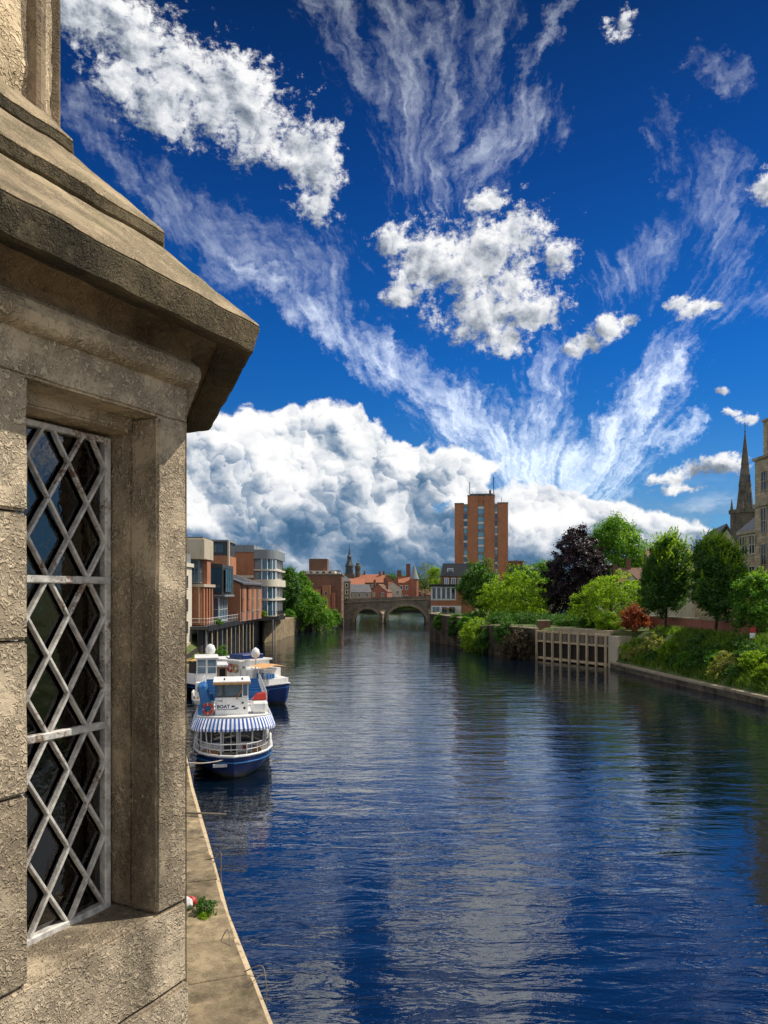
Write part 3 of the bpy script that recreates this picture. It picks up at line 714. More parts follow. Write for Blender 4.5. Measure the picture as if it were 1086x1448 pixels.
# ------------------------------------------------------------------ water
def water_mat():
    m, g, p, o = mat_new('river_water')
    co = geo_pos(g)['Position']
    x, y, z = g.sep(co)
    w1 = g.v('MULTIPLY', co, (0.34, 1.0, 1.0))
    n1 = g.noise(w1, 0.45, 2, 0.5, 0.3); n2 = g.noise(w1, 1.35, 3, 0.55, 0.6); n3 = g.noise(g.v('MULTIPLY', co, (0.6, 1.0, 1.0)), 4.6, 3, 0.55, 0.3)
    cur = g.noise(g.v('MULTIPLY', co, (0.05, 0.014, 1)), 1.0, 3, 0.5)       # smooth and ruffled lanes
    ruf = g.ss(cur, 0.32, 0.66, 0.45, 1.2)
    h = g.m('ADD', g.m('MULTIPLY', n1, 0.105), g.m('ADD', g.m('MULTIPLY', n2, 0.056), g.m('MULTIPLY', n3, 0.008)))
    h = g.m('MULTIPLY', h, ruf)
    g._set(p.inputs['Base Color'], (0.0013, 0.0055, 0.012, 1)); p.inputs['Roughness'].default_value = 0.01
    p.inputs['IOR'].default_value = 2.9; p.inputs['Specular IOR Level'].default_value = 0.5
    g._set(p.inputs['Normal'], bump(g, h, 1.0, 1.0))
    return m
M_WATER = water_mat()
mb = MB(); mb.poly([(-600, -60, 0), (900, -60, 0), (900, 3000, 0), (-600, 3000, 0)])
tag(mb.build('river', M_WATER), kind='structure')

# ------------------------------------------------------------------ quay under the viewer's left hand
QZ = 1.5
qe = [(-0.6, 9.0), (-2.35, 15.2), (-4.3, 20.5), (-6.35, 27.0), (-8.6, 34.0), (-11.0, 42), (-13.4, 52), (-17.0, 64), (-21.0, 80), (-24.2, 97), (-24.2, 108)]
ROT = R(18)
mb = MB()
outer = qe; inner = [(x - 30, y - 2) for x, y in qe]
mb.prism([*outer, *inner[::-1]], -2.0, QZ - 0.25)
q = tag(mb.build('quay_wall', M_QWALL), kind='structure')
mb = MB()      # paving slabs along the edge, each with its own dip and worn edge
def qpt(t):
    """point on the quay edge at arc length t, and its direction"""
    for a, b in zip(qe[:-1], qe[1:]):
        L_ = math.dist(a, b)
        if t <= L_: return (a[0]+(b[0]-a[0])*t/L_, a[1]+(b[1]-a[1])*t/L_), ((b[0]-a[0])/L_, (b[1]-a[1])/L_)
        t -= L_
    return qe[-1], ((qe[-1][0]-qe[-2][0]) / math.dist(qe[-1], qe[-2]), (qe[-1][1]-qe[-2][1]) / math.dist(qe[-1], qe[-2]))
tot = sum(math.dist(a, b) for a, b in zip(qe[:-1], qe[1:]))
rq = random.Random(5); t = 0.0
while t < tot:
    w_ = rq.uniform(1.7, 2.5) if t < 60 else 4.0
    (ax, ay), da = qpt(t + 0.012); (bx, by), db = qpt(min(t + w_ - 0.012, tot))
    for (o0, o1) in ((-0.06 + rq.uniform(-.03, .03), 2.2), (2.225, 4.4), (4.425, 7.2)):
        dz = rq.uniform(-.012, .012)
        A0 = (ax - da[1]*o0, ay + da[0]*o0); A1 = (ax - da[1]*o1, ay + da[0]*o1)
        B0 = (bx - db[1]*o0, by + db[0]*o0); B1 = (bx - db[1]*o1, by + db[0]*o1)
        mb.prism([A0, B0, B1, A1], QZ - 0.25 + 0.004, [QZ + dz, QZ + dz + rq.uniform(-.01, .01), QZ + dz, QZ + dz])
    t += w_
tag(mb.build('quay', M_QUAY, bevel=0.02), kind='structure')
# ------------------------------------------------------------------ bridge deck the viewer stands on
M_PAVE = stone('pavement_stone', (0.42, 0.37, 0.29), (0.33, 0.29, 0.23), (0.15, 0.13, 0.10), scale=0.6, courses=(0.9, 0.6, 0.015), bmp=0.4)
mb = MB(); mb.box(-14, 40, -12, 0.9, 8.0, 8.45)
tag(mb.build('bridge_pavement', M_PAVE), kind='structure')

# ------------------------------------------------------------------ banks
def ground_mat():
    m, g, p, o = mat_new('bank_earth_and_grass'); co = geo_pos(g)['Position']
    n = g.noise(co, 0.25, 6, 0.65); f = g.noise(co, 3.0, 5, 0.7)
    c = g.mix(g.ss(n, 0.4, 0.6), (0.045, 0.085, 0.016, 1), (0.10, 0.13, 0.03, 1))
    c = g.mix(g.ss(f, 0.52, 0.7), c, (0.06, 0.045, 0.025, 1))
    nz = g.sep(geo_pos(g)['Normal'])[2]
    c = g.mix(g.ss(nz, 0.5, 0.15), c, (0.035, 0.03, 0.022, 1))
    g._set(p.inputs['Base Color'], c); p.inputs['Roughness'].default_value = 0.95
    g._set(p.inputs['Normal'], bump(g, f, 0.8, 0.15)); return m
M_GROUND = ground_mat()
def terrain(name, st, sgn):
    """st: x, y of the waterline, z of its edge, run of the slope, z of the top"""
    vs = []; fs = []; n = 7
    for (x, y, ze, run, zt) in st:
        for (o, z) in ((0.0, -2.0), (0.01, ze), (run * 0.5, ze + (zt - ze) * 0.62), (run, zt), (run + 28, zt + 0.3), (run + 140, zt + 2.0), (2500, zt + 6.0)):
            vs.append((x + sgn * o, y, z))
    for i in range(len(st) - 1):
        for j in range(n - 1):
            q = (i*n+j, i*n+j+1, (i+1)*n+j+1, (i+1)*n+j); fs.append(q if sgn > 0 else q[::-1])
    m_ = MB().mesh(vs, [f[::-1] for f in fs]); return tag(m_.build(name, M_GROUND), kind='structure')
RB = [(58, -40, .75, 8, 5), (50, 30, .75, 8, 5), (37.2, 58, .75, 8, 5.0), (34.2, 68, .75, 7.5, 5), (32.2, 87, .75, 6.0, 5), (30.9, 104.5, .75, 4.2, 4.8),
      (31.0, 105.5, 4.3, 1, 4.8), (24.0, 118.3, 4.3, 1, 4.8), (18.9, 128.3, 4.5, 1.2, 4.9), (15.4, 145.5, 4.6, 1.2, 5.0), (10.9, 162.5, 5.4, 1, 5.4),
      (13, 200, 4.2, 3, 5.4), (17.2, 262, 5, 2, 6), (17.5, 300, 2.0, 6, 6), (24, 430, 1.5, 6, 6), (24, 440, 1.5, 6, 6)]
terrain('right_bank', RB, 1)
LB = [(-26, 95, 1.3, 3, 1.6), (-25.6, 108, 3.0, 2, 4.0), (-25.8, 165, 4.6, 2, 5.2), (-24.3, 168, 4.8, 1, 5.2), (-24.3, 198, 4.6, 2, 5.2), (-19.0, 212, 1.2, 6, 5.2), (-17, 222, 1.0, 6, 5.4), (-15.0, 238, 2.6, 3, 5.6),
      (-15.2, 262, 5, 2, 6), (-16, 300, 2, 6, 6), (-14, 430, 1.5, 6, 6), (-14, 440, 1.5, 6, 6)]
terrain('left_bank', LB, -1)
# the far reach, where the river bends away out of sight
vs = []; fs = []
far = [(-2500, 440, 6.5), (-14, 440, 1.2), (24, 440, 1.2), (2500, 440, 6.5)]
for (x, y, z) in far: vs += [(x, y, -2), (x, y + 0.5, z), (x, y + 14, 6.5), (x, y + 300, 9), (x * 3, 6000, 20)]
for i in range(3):
    for j in range(4): fs.append((i*5+j, (i+1)*5+j, (i+1)*5+j+1, i*5+j+1))
tag(MB().mesh(vs, fs).build('far_bank', M_GROUND), kind='structure')

# ------------------------------------------------------------------ materials of the town
B_ORANGE = brick('orange_brick', (0.47, 0.165, 0.062), (0.36, 0.115, 0.045), (0.34, 0.25, 0.18), dirt=0.25)
B_RED = brick('red_brick', (0.40, 0.115, 0.060), (0.29, 0.080, 0.045), (0.33, 0.25, 0.20), dirt=0.3)
B_BROWN = brick('brown_brick', (0.22, 0.095, 0.05), (0.16, 0.07, 0.04), (0.2, 0.15, 0.12), dirt=0.4)
G_SKY = glass_dark('painted_sky_window_glass', (0.18, 0.46, 0.62))  # sky reflection of the shaded strips put into the base colour
B_TOWER = brick('tower_brick', (0.50, 0.190, 0.085), (0.38, 0.140, 0.062), (0.36, 0.22, 0.14), bw=0.46, bh=0.15, dirt=0.28)
M_CONC = plain('pale_concrete', (0.50, 0.43, 0.31), 0.85, 0.25, 0.5, dirt=0.3, bmp=0.3)
M_CONCD = plain('weathered_concrete', (0.20, 0.165, 0.12), 0.9, 0.5, 0.5, dirt=0.6, bmp=0.5)
M_CREAM = plain('cream_render', (0.66, 0.60, 0.48), 0.8, 0.2, 0.5, dirt=0.25)
M_WHITE = plain('white_paint', (0.78, 0.78, 0.76), 0.45, 0.14, 0.9, dirt=0.14)
M_GREYC = plain('grey_cladding', (0.24, 0.26, 0.27), 0.5, 0.2, 0.5, dirt=0.2)
M_DGREY = plain('dark_grey_cladding', (0.055, 0.06, 0.066), 0.5, 0.3, 0.6, dirt=0.2)
M_SLATE = plain('slate_roof', (0.095, 0.098, 0.11), 0.6, 0.45, 0.8, dirt=0.3, bmp=0.4)
M_TILE = plain('red_tile_roof', (0.34, 0.125, 0.065), 0.8, 0.45, 0.8, dirt=0.4, bmp=0.4)
M_TILEB = plain('brown_tile_roof', (0.17, 0.095, 0.06), 0.8, 0.45, 0.8, dirt=0.4, bmp=0.4)
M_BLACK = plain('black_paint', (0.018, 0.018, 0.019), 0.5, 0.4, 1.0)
M_TIMB = plain('wharf_timber', (0.54, 0.42, 0.26), 0.85, 0.45, 1.2, dirt=0.5, bmp=0.4)
M_TIMBD = plain('gap_shade_timber', (0.03, 0.022, 0.015), 0.9, 0.5, 1.0, dirt=0.4, bmp=0.4)
S_ASH = stone('church_stone', (0.22, 0.19, 0.15), (0.13, 0.115, 0.095), (0.035, 0.032, 0.03), scale=0.25, courses=(0.8, 0.35, 0.02), bmp=0.6)
S_BLDG = stone('honey_stone', (0.62, 0.51, 0.35), (0.46, 0.37, 0.245), (0.10, 0.08, 0.06), scale=0.25, courses=(0.9, 0.4, 0.015), bmp=0.5)
S_BRDG = stone('bridge_stone', (0.34, 0.30, 0.24), (0.22, 0.195, 0.155), (0.06, 0.05, 0.04), scale=0.2, courses=(1.0, 0.45, 0.02), bmp=0.6)
S_WALL = stone('river_wall_stone', (0.20, 0.165, 0.12), (0.12, 0.10, 0.075), (0.03, 0.028, 0.02), scale=0.3, courses=(0.8, 0.35, 0.02), bmp=0.7, moss=0.5, stainlo=0.45)
S_COPE = stone('coping_stone', (0.46, 0.38, 0.26), (0.34, 0.28, 0.19), (0.10, 0.085, 0.06), scale=0.4, bmp=0.5, moss=0.3)
G_BLUE = glass_dark('blue_window_glass', (0.035, 0.10, 0.16))
G_DARK = glass_dark('dark_window_glass', (0.016, 0.02, 0.026))
G_PALE = glass_dark('pale_window_glass', (0.14, 0.22, 0.28))

# ------------------------------------------------------------------ window helper (local axes of a building)
def window(parent, face, a0, a1, z0, z1, off, mf=None, mg=None, fw=0.09, mull=0, tran=0, name='window', deep=0.10):
    """face 'F' looks to -y (plane y=off), 'R' to +x (plane x=off), 'L' to -x"""
    mf = mf or M_WHITE; mg = mg or G_DARK
    def bx(m_, u0, u1, w0, w1, p0, p1):
        if face == 'F': m_.box(u0, u1, off - p1, off - p0, w0, w1)
        elif face == 'R': m_.box(off + p0, off + p1, u0, u1, w0, w1)
        else: m_.box(off - p1, off - p0, u0, u1, w0, w1)
    m_ = MB()
    bx(m_, a0, a0+fw, z0, z1, 0.002, deep); bx(m_, a1-fw, a1, z0, z1, 0.002, deep); bx(m_, a0+fw, a1-fw, z1-fw, z1, 0.002, deep); bx(m_, a0+fw, a1-fw, z0, z0+fw, 0.002, deep)
    for i in range(mull):
        c = a0 + (a1-a0) * (i+1)/(mull+1); bx(m_, c-fw*.35, c+fw*.35, z0+fw, z1-fw, 0.03, deep*0.9)
    for i in range(tran):
        c = z0 + (z1-z0) * (i+1)/(tran+1); bx(m_, a0+fw, a1-fw, c-fw*.35, c+fw*.35, 0.035, deep*0.88)
    f = m_.build(name, mf, parent)
    # one pane per light, so that each mirrors the sky a little differently
    p_ = MB(); r_ = random.Random(hash((round(a0,2), round(z0,2), round(off,2))) & 0xffff)
    for i in range(mull + 1):
        for j in range(tran + 1):
            u0 = a0+fw*.9 + (a1-a0-1.8*fw)*i/(mull+1); u1 = a0+fw*.9 + (a1-a0-1.8*fw)*(i+1)/(mull+1)
            w0 = z0+fw*.9 + (z1-z0-1.8*fw)*j/(tran+1); w1 = z0+fw*.9 + (z1-z0-1.8*fw)*(j+1)/(tran+1)
            t1 = r_.uniform(-.008, .008)*(u1-u0); t2 = r_.uniform(-.008, .008)*(w1-w0); b_ = 0.024
            q = [(u0, w0, b_+t1), (u1, w0, b_-t1), (u1, w1, b_-t1+t2), (u0, w1, b_+t1+t2)]
            if face == 'F': p_.poly([(u, off - d, w) for u, w, d in q])
            elif face == 'R': p_.poly([(off + d, u, w) for u, w, d in q])
            else: p_.poly([(off - d, u, w) for u, w, d in q[::-1]])
    p_.build('pane', mg, f)
    return f
def part_box(name, mat, parent, *b, bevel=0.0): return MB().box(*b).build(name, mat, parent, bevel=bevel)

def railing(parent, pts, z, h=1.05, mat=None, gap=1.4, name='railing', r=0.03):
    m_ = MB(); mat = mat or M_WHITE
    for a, b in zip(pts[:-1], pts[1:]):
        L_ = math.dist(a, b); k = max(1, int(L_ / gap))
        m_.bar((*a, z+h), (*b, z+h), r); m_.bar((*a, z+h*.55), (*b, z+h*.55), r*.6)
        for i in range(k + 1):
            c = (a[0]+(b[0]-a[0])*i/k, a[1]+(b[1]-a[1])*i/k); m_.bar((*c, z), (*c, z+h), r)
    return m_.build(name, mat, parent)

# ================================================================== LEFT BANK
# cream building at the edge of the kiosk
t = thing('cream_building', 'cream rendered riverside building showing only a narrow strip beside the stone kiosk', 'building', (-29.5, 99, 1.5))
part_box('wall', M_CREAM, t, -6, 2.75, 0, 8, 0, 12.2); part_box('cornice', M_CREAM, t, -6, 3.0, -.25, 8.2, 12.2, 12.7); part_box('parapet', M_GREYC, t, -6, 2.6, 0.1, 8, 12.7, 14.0)
part_box('plinth', M_CONC, t, -6, 2.95, -0.15, 8.1, 0, 1.9)
for zz in (3.0, 6.0, 9.2): window(t, 'F', 1.75, 2.45, zz, zz+1.9, 0, M_WHITE); window(t, 'R', 1.2, 2.4, zz, zz+1.9, 2.75, M_WHITE); window(t, 'R', 4.6, 5.8, zz, zz+1.9, 2.75, M_WHITE)

# brick block with the pale concrete box on top
t = thing('riverside_block', 'modern orange brick block with a pale concrete box projecting over its blue glazing', 'building', (-26.2, 108, 5.6))
part_box('concrete_box', M_CONC, t, -8, 0.95, 0, 5.8, 9.3, 12.2, bevel=0.06); part_box('roof_edge', M_CONCD, t, -8, 0.7, .3, 5.5, 12.2, 12.45)
part_box('core_wall', M_DGREY, t, -8, 0.0, 1.0, 6.2, 5.4, 9.3); part_box('brick_pier', B_ORANGE, t, 0.0, 0.75, 2.6, 4.9, 5.8, 9.3)
window(t, 'F', -2.6, -.05, 5.95, 9.2, 1.0, M_GREYC, G_BLUE, mull=3, tran=1); window(t, 'R', 1.05, 2.55, 5.95, 9.2, 0.0, M_GREYC, G_BLUE, mull=1, tran=1)
part_box('wall', B_ORANGE, t, -8, 0.45, 0.2, 7.0, 0, 5.4); part_box('coping', M_CONC, t, -8, 0.95, -.1, 7.2, 5.4, 5.8)
for yy in (0.5, 2.2, 3.9, 5.6): part_box('pilaster', B_ORANGE, t, 0.45, 0.78, yy, yy+.62, 0, 5.4)
for yy in (1.22, 2.92, 4.62): window(t, 'R', yy, yy+.9, .8, 5.0, 0.45, M_CONC, G_DARK, tran=2)
for xx in (-2.0, -.95, .1): part_box('pilaster', M_CONC, t, xx, xx+.16, 0.02, 0.2, 0.3, 5.4)

# dark angular oriel
t = thing('glass_oriel_building', 'dark grey angular building with one tall blue oriel window over a glass pavilion', 'building', (-26.6, 119, 5.6))
mb = MB(); mb.prism([(-6, 0), (1.6, 0), (1.9, 7), (-6, 7)], 4.3, [9.9, 9.0, 8.9, 9.9]); mb.build('wall', M_DGREY, t)
window(t, 'R', .6, 5.6, 4.7, 8.5, 1.9, M_DGREY, G_BLUE, mull=2); window(t, 'F', -.5, 1.45, 4.6, 8.5, 0, M_DGREY, G_BLUE, mull=1, tran=0)
part_box('pavilion_core', M_DGREY, t, -6, .9, .6, 7, 0, 4.0); part_box('pavilion_roof', M_GREYC, t, -6, 2.0, -.2, 7.4, 4.0, 4.3)
window(t, 'F', -2.4, .9, .1, 3.9, .6, M_WHITE, G_BLUE, mull=3, tran=1); window(t, 'R', .7, 6.8, .1, 3.9, .9, M_WHITE, G_BLUE, mull=4, tran=1)
# brick block behind it
t = thing('brick_office_block', 'square orange brick block with a dark grey attic standing behind the oriel', 'building', (-31.0, 136, 5.4))
part_box('wall', B_ORANGE, t, -7, 3.3, 0, 8, 0, 11.4); part_box('attic', M_DGREY, t, -7, 3.1, .2, 8, 11.4, 13.9); part_box('attic_cap', M_GREYC, t, -7, 3.4, -.1, 8.1, 13.9, 14.2)
part_box('corner_strip', M_CONC, t, 3.3, 3.55, 0, .9, 0, 14.0)
for xx in (-3.2, -1.9, -.6): window(t, 'F', xx, xx+.8, 9.6, 10.4, 0, M_WHITE)
window(t, 'F', -3.5, 2.6, 11.9, 13.5, .2, M_DGREY, G_DARK, mull=4)

# long brick shed with the sloping roof
t = thing('sloping_roof_building', 'orange brick building with a sloping dark roof and tall glazed river front', 'building', (-24.3, 130, 5.3))
mb = MB(); mb.prism([(-5.4, 0), (0, 0), (0.7, 18), (-5.4, 18)], 0, [8.6, 6.4, 6.4, 8.6]); mb.build('wall', B_ORANGE, t)
mb = MB(); mb.prism([(-5.8, -.3), (0.5, -.3), (1.2, 18.4), (-5.8, 18.4)], [8.75, 6.32, 6.3, 8.75], [9.0, 6.58, 6.56, 9.0]); mb.build('roof', M_SLATE, t)
for yy in (4, 8, 12): mb = MB(); mb.prism([(-5.0, yy), (0.2, yy), (.2, yy+.25), (-5, yy+.25)], [8.72, 6.70, 6.7, 8.72], [8.95, 6.95, 6.95, 8.95]); mb.build('roof_rib', M_GREYC, t)
for k in range(4): window(t, 'R', .5 + k*4.3, 4.3 + k*4.3, 1.7, 6.0, .04 + .62*(k/3.6), M_DGREY if k < 2 else M_CONC, G_DARK if k < 2 else G_PALE, mull=4, tran=1)
for k in range(4): window(t, 'R', .5 + k*4.3, 4.3 + k*4.3, .1, 1.6, .04 + .62*(k/3.6), M_GREYC, G_BLUE, mull=1)

# apartment block with the rounded glass corner
t = thing('corner_apartment_block', 'brick apartment block with a rounded corner of banded cream balconies and glass', 'building', (-24.2, 152, 5.0))
part_box('wall', B_ORANGE, t, -7.6, -1.5, 0, 15, 0, 13.3); part_box('stair_strip', M_DGREY, t, -8.8, -7.6, -.1, 12, 0, 14.4); part_box('end_wall', B_BROWN, t, -12, -8.8, .3, 12, 0, 13.6)
part_box('parapet', M_GREYC, t, -7.6, -1.5, -.15, 15, 13.3, 14.7); part_box('band', M_CREAM, t, -7.6, -1.5, -.12, 0.0, 8.2, 8.7); part_box('band', M_CREAM, t, -7.6, -1.5, -.1, 0.0, 7.0, 7.15)
mb = MB(); mb.torus((-6.3, -.05, 11.6), (0, 1, 0), .5, .12); mb.build('round_window_frame', M_CREAM, t)
def drum(name, z0, z1, r, mat, seg=18):
    m_ = MB(); c = (0, 2.6); pts = [(-1.5, c[1]-r)] + [(c[0] + r*math.sin(a), c[1] - r*math.cos(a)) for a in np.linspace(0, math.pi/2, seg)] + [(c[0]+r, 15), (-1.5, 15)]
    m_.prism(pts, z0, z1); return m_.build(name, mat, t)
drum('core', 0, 12.0, 2.2, M_DGREY)
for (z0, z1, r, m_) in ((0, .7, 2.75, M_CONC), (3.7, 4.1, 2.75, M_CREAM), (6.5, 7.9, 2.8, M_CREAM), (9.6, 9.95, 2.75, M_CREAM), (12.0, 13.8, 2.7, M_GREYC)): drum('band', z0, z1, r, m_)
def curved_glass(z0, z1, n=7):
    c = (0, 2.6); r = 2.5; p_ = MB(); f_ = MB()
    for k in range(n):
        a0, a1 = math.pi/2*k/n, math.pi/2*(k+1)/n
        A_ = (c[0]+r*math.sin(a0), c[1]-r*math.cos(a0)); B_ = (c[0]+r*math.sin(a1), c[1]-r*math.cos(a1))
        p_.poly([(*A_, z0), (*B_, z0), (*B_, z1), (*A_, z1)])
        if k in (0, 2, 4, 6): f_.bar((*A_, z0), (*A_, z1), .11, 4)
    f_.bar((c[0]+r, c[1], z0), (c[0]+r, c[1], z1), .1, 4)
    f = f_.build('curved_window', M_WHITE, t); p_.build('pane', G_BLUE, f)
for z0, z1 in ((.7, 3.7), (4.1, 6.5), (7.9, 9.6), (9.95, 12.0)):
    curved_glass(z0, z1)
    for yy in (3.4, 6.4, 9.4): window(t, 'R', yy, yy+2.4, z0+.1, z1-.1, 2.25, M_WHITE, G_DARK, mull=1)
    window(t, 'F', -1.45, -.1, z0+.1, z1-.1, 0.38, M_GREYC, G_PALE, mull=0)
railing(t, [(-7.4, 0), (-1, 0), (1.8, .8), (2.5, 2.6), (2.5, 14)], 14.0, .9, M_GREYC, 1.6)

# terrace on stilts over the river
t = thing('river_terrace', 'dark riverside terrace carried on rows of slim black stilts over the water', 'terrace', (-24.3, 106, 0))
mb = MB(); dk = [(0, 0), (-.1, 16), (-.3, 42), (3.6, 44.5), (3.9, 52), (-1.2, 58), (-4, 58), (-4, 0)]; mb.prism(dk, 5.05, 5.5); mb.build('deck', M_DGREY, t)
mb = MB()
for a, b in zip(dk[:5], dk[1:6]):
    mb.prism([a, (a[0]+.12, a[1]-.05), (b[0]+.12, b[1]-.05), b], 4.85, 5.62)
mb.build('fascia', M_BLACK, t)
railing(t, [(-2.5, .15), (-.15, .15), (-.25, 16), (-.45, 41.9)], 5.5, 1.1, M_WHITE, 1.3); railing(t, [(-.3, 42.1), (3.4, 44.6), (3.7, 51.9), (-1.2, 57.8)], 5.5, 1.1, M_BLACK, .55, r=.04)
st0 = None
for i in range(15):
    yy = .6 + i*3.45; xx = -.35 if yy < 42 else 2.9 - max(0, yy-46)*.15
    o = MB().bar((xx, yy, -1.5), (xx, yy, 5.05), .13, 8).build('stilt', M_TIMB if i % 3 else M_GREYC, t)
for i in range(11):
    yy = 2.2 + i*3.9; MB().bar((-1.0, yy, -1.5), (-1.0, yy, 5.05), .14, 8).build('stilt', M_BLACK, t)
for i in range(6): MB().bar((-.35, .6+i*6.9, 4.6), (-.35, .6+(i+1)*6.9, 3.0 if i % 2 else 4.6), .06).build('brace', M_BLACK, t)
tag(part_box('river_wall', M_BLACK, None, -25.75, -25.62, 106, 166, -1.5, 5.0), 'wall coloured black for the shadow behind the stilts of the terrace', 'wall')  # black colour stands for the shade under the deck
# things on the terrace
def parasol(x, y, col, label):
    p = thing('folded_parasol', label, 'parasol', (x, y, 5.5), group=None)
    MB().bar((0,0,0), (0,0,2.6), .04).build('pole', M_GREYC, p); MB().lathe((0,0,0), [(.03,2.65),(.12,2.4),(.20,1.6),(.25,1.1),(.16,1.05)], 10).build('canopy', col, p); MB().lathe((0,0,0), [(.35,0),(.35,.08),(.06,.12)], 12).build('base', M_CONCD, p)
M_BCLOTH = plain('blue_cloth', (0.035, 0.12, 0.30), 0.8, 0.3, 2.0); M_RCLOTH = plain('dark_red_cloth', (0.16, 0.035, 0.03), 0.8, 0.3, 2.0)
parasol(-26.2, 120.6, M_BCLOTH, 'folded blue parasol at the near end of the terrace'); parasol(-26.0, 127, M_RCLOTH, 'folded dark red parasol in the middle of the terrace')
# stone pier beyond the terrace
tag(MB().prism([(-24.6, 158), (-22.4, 166), (-22.6, 178), (-21.7, 186), (-24.8, 200), (-25, 158)], -1.5, [4.6, 4.9, 4.2, 4.4, 4.6, 4.6]).build('river_wall', stone('pale_wall_stone', (0.40, 0.32, 0.20), (0.28, 0.22, 0.14), (0.07, 0.06, 0.04), scale=0.3, courses=(.9, .4, .02), moss=0.4), None, bevel=.08), 'sunlit stone river wall between the stilts and the green trees', 'wall')  # paler stone colour than the other river walls

# brick warehouse by the old bridge
t = thing('brick_warehouse', 'tall orange and brown brick warehouse standing in the water left of the bridge', 'building', (-19.5, 241, 1.0))
part_box('wall', B_BROWN, t, -7, 6.0, 3, 16, 0, 15.0); part_box('roof_slab', M_CONCD, t, -7.3, 6.3, 2.8, 16, 15.0, 15.5); part_box('plant_room', B_BROWN, t, -4.5, 1.4, 5, 12, 15.5, 20.3); part_box('white_band', M_CREAM, t, -6.6, 3.8, 4, 14, 15.5, 16.4)
part_box('tower_wall', B_ORANGE, t, -3.4, -.4, 0, 3, 0, 10.6); part_box('tower_wall', B_ORANGE, t, .1, 2.6, .4, 3, 0, 11.8); part_box('tower_wall', B_RED, t, 2.9, 4.0, 1.2, 3, 0, 9.4)
part_box('base_wall', S_WALL, t, -4, 6.8, -1.2, 2.9, -2.5, 1.6)
for zz in (3.2, 6.0, 8.6): window(t, 'F', -2.3, -1.5, zz, zz+1.2, 0, M_CREAM); window(t, 'F', .9, 1.6, zz, zz+1.3, .4, M_CREAM)
for k in range(5): window(t, 'F', -6.3+k*2.0, -5.2+k*2.0, 15.6, 16.3, 4.0, M_CREAM)
for zz in (2.5, 5.5, 8.5, 11.5): window(t, 'R', 5, 6.4, zz, zz+1.6, 6.0, M_CREAM); window(t, 'R', 9, 10.4, zz, zz+1.6, 6.0, M_CREAM)
t = thing('white_apartments', 'narrow white apartment block with dark balconies beside the brown warehouse', 'building', (-17.6, 272, 5.5))
part_box('wall', M_WHITE, t, -4, 2.0, 0, 10, 0, 12.5); part_box('roof', M_GREYC, t, -4.2, 2.3, -.3, 10, 12.5, 12.9)
for zz in (1.2, 4.0, 6.8, 9.6): window(t, 'F', -2.5, -.2, zz, zz+1.5, 0, M_DGREY, G_DARK, mull=1); window(t, 'F', .3, 1.7, zz, zz+1.5, 0, M_DGREY, G_DARK); part_box('balcony', M_GREYC, t, -2.6, 1.9, -.9, 0, zz-.5, zz-.3)
tag(part_box('hoarding', M_BCLOTH, None, -17.6, -15.4, 266, 266.2, 6, 9.5), 'blue hoarding in front of the white apartments by the bridge', 'hoarding')

# ================================================================== OLD STONE BRIDGE
t = thing('arched_bridge', 'old stone bridge of wide arches spanning the river in the distance', 'bridge', (0, 262, 0))
def spandrel(xa, xb, cx, hw, zs, zc, zt, y0, y1, n=28):
    """wall with one arched opening, from xa to xb"""
    m_ = MB(); arc = [(cx - hw*math.cos(math.pi*i/n), zs + (zc-zs)*math.sin(math.pi*i/n)) for i in range(n+1)]
    for y_, flip in ((y0, 1), (y1, 0)):
        def P(q): m_.poly([(x, y_, z) for x, z in (q if flip else q[::-1])])
        P([(xa, -2), (cx-hw, -2), (cx-hw, zs), (cx-hw, zt(cx-hw)), (xa, zt(xa))]); P([(cx+hw, -2), (xb, -2), (xb, zt(xb)), (cx+hw, zt(cx+hw)), (cx+hw, zs)])
        for (a, b) in zip(arc[:-1], arc[1:]): P([a, b, (b[0], zt(b[0])), (a[0], zt(a[0]))])
    full = [(cx-hw, -2)] + arc + [(cx+hw, -2)]
    for a, b in zip(full[:-1], full[1:]): m_.poly([(a[0], y0, a[1]), (a[0], y1, a[1]), (b[0], y1, b[1]), (b[0], y0, b[1])])
    for a, b in ((xa, cx-hw), (cx-hw, cx+hw), (cx+hw, xb)): m_.poly([(a, y0, zt(a)), (b, y0, zt(b)), (b, y1, zt(b)), (a, y1, zt(a))])
    return m_
zt_ = lambda x: 7.0 + .035*(x+18) - .0006*(x-4)**2
arches = [(-16.0, -.5, -5.6, 4.3, .5, 4.9), (-.5, 16.4, 7.6, 6.7, .6, 5.9), (16.4, 32, 24, 6.0, .6, 5.4)]
for (xa, xb, cx, hw, zs, zc) in arches: spandrel(xa, xb, cx, hw, zs, zc, zt_, 0, 12).build('arch_span', S_BRDG, t)
for (xa, xb, cx, hw, zs, zc) in arches:
    m_ = MB(); n = 32
    for i in range(n):
        a0, a1 = math.pi*i/n, math.pi*(i+.88)/n
        q = [(cx - hw*math.cos(a0), zs+(zc-zs)*math.sin(a0)), (cx - hw*math.cos(a1), zs+(zc-zs)*math.sin(a1)), (cx - (hw+.8)*math.cos(a1), zs+(zc-zs+.8)*math.sin(a1)), (cx - (hw+.8)*math.cos(a0), zs+(zc-zs+.8)*math.sin(a0))]
        m_.mesh([(x, -.18, z) for x, z in q] + [(x, 0, z) for x, z in q], [(0,3,2,1), (0,1,5,4), (1,2,6,5), (2,3,7,6), (3,0,4,7)])
    m_.build('arch_ring', S_COPE, t)
MB().prism([(-24, 0), (-16.0, 0), (-16.0, 12), (-24, 12)], -2, [zt_(-24)+.1, zt_(-16), zt_(-16), zt_(-24)+.1]).build('abutment', S_BRDG, t)
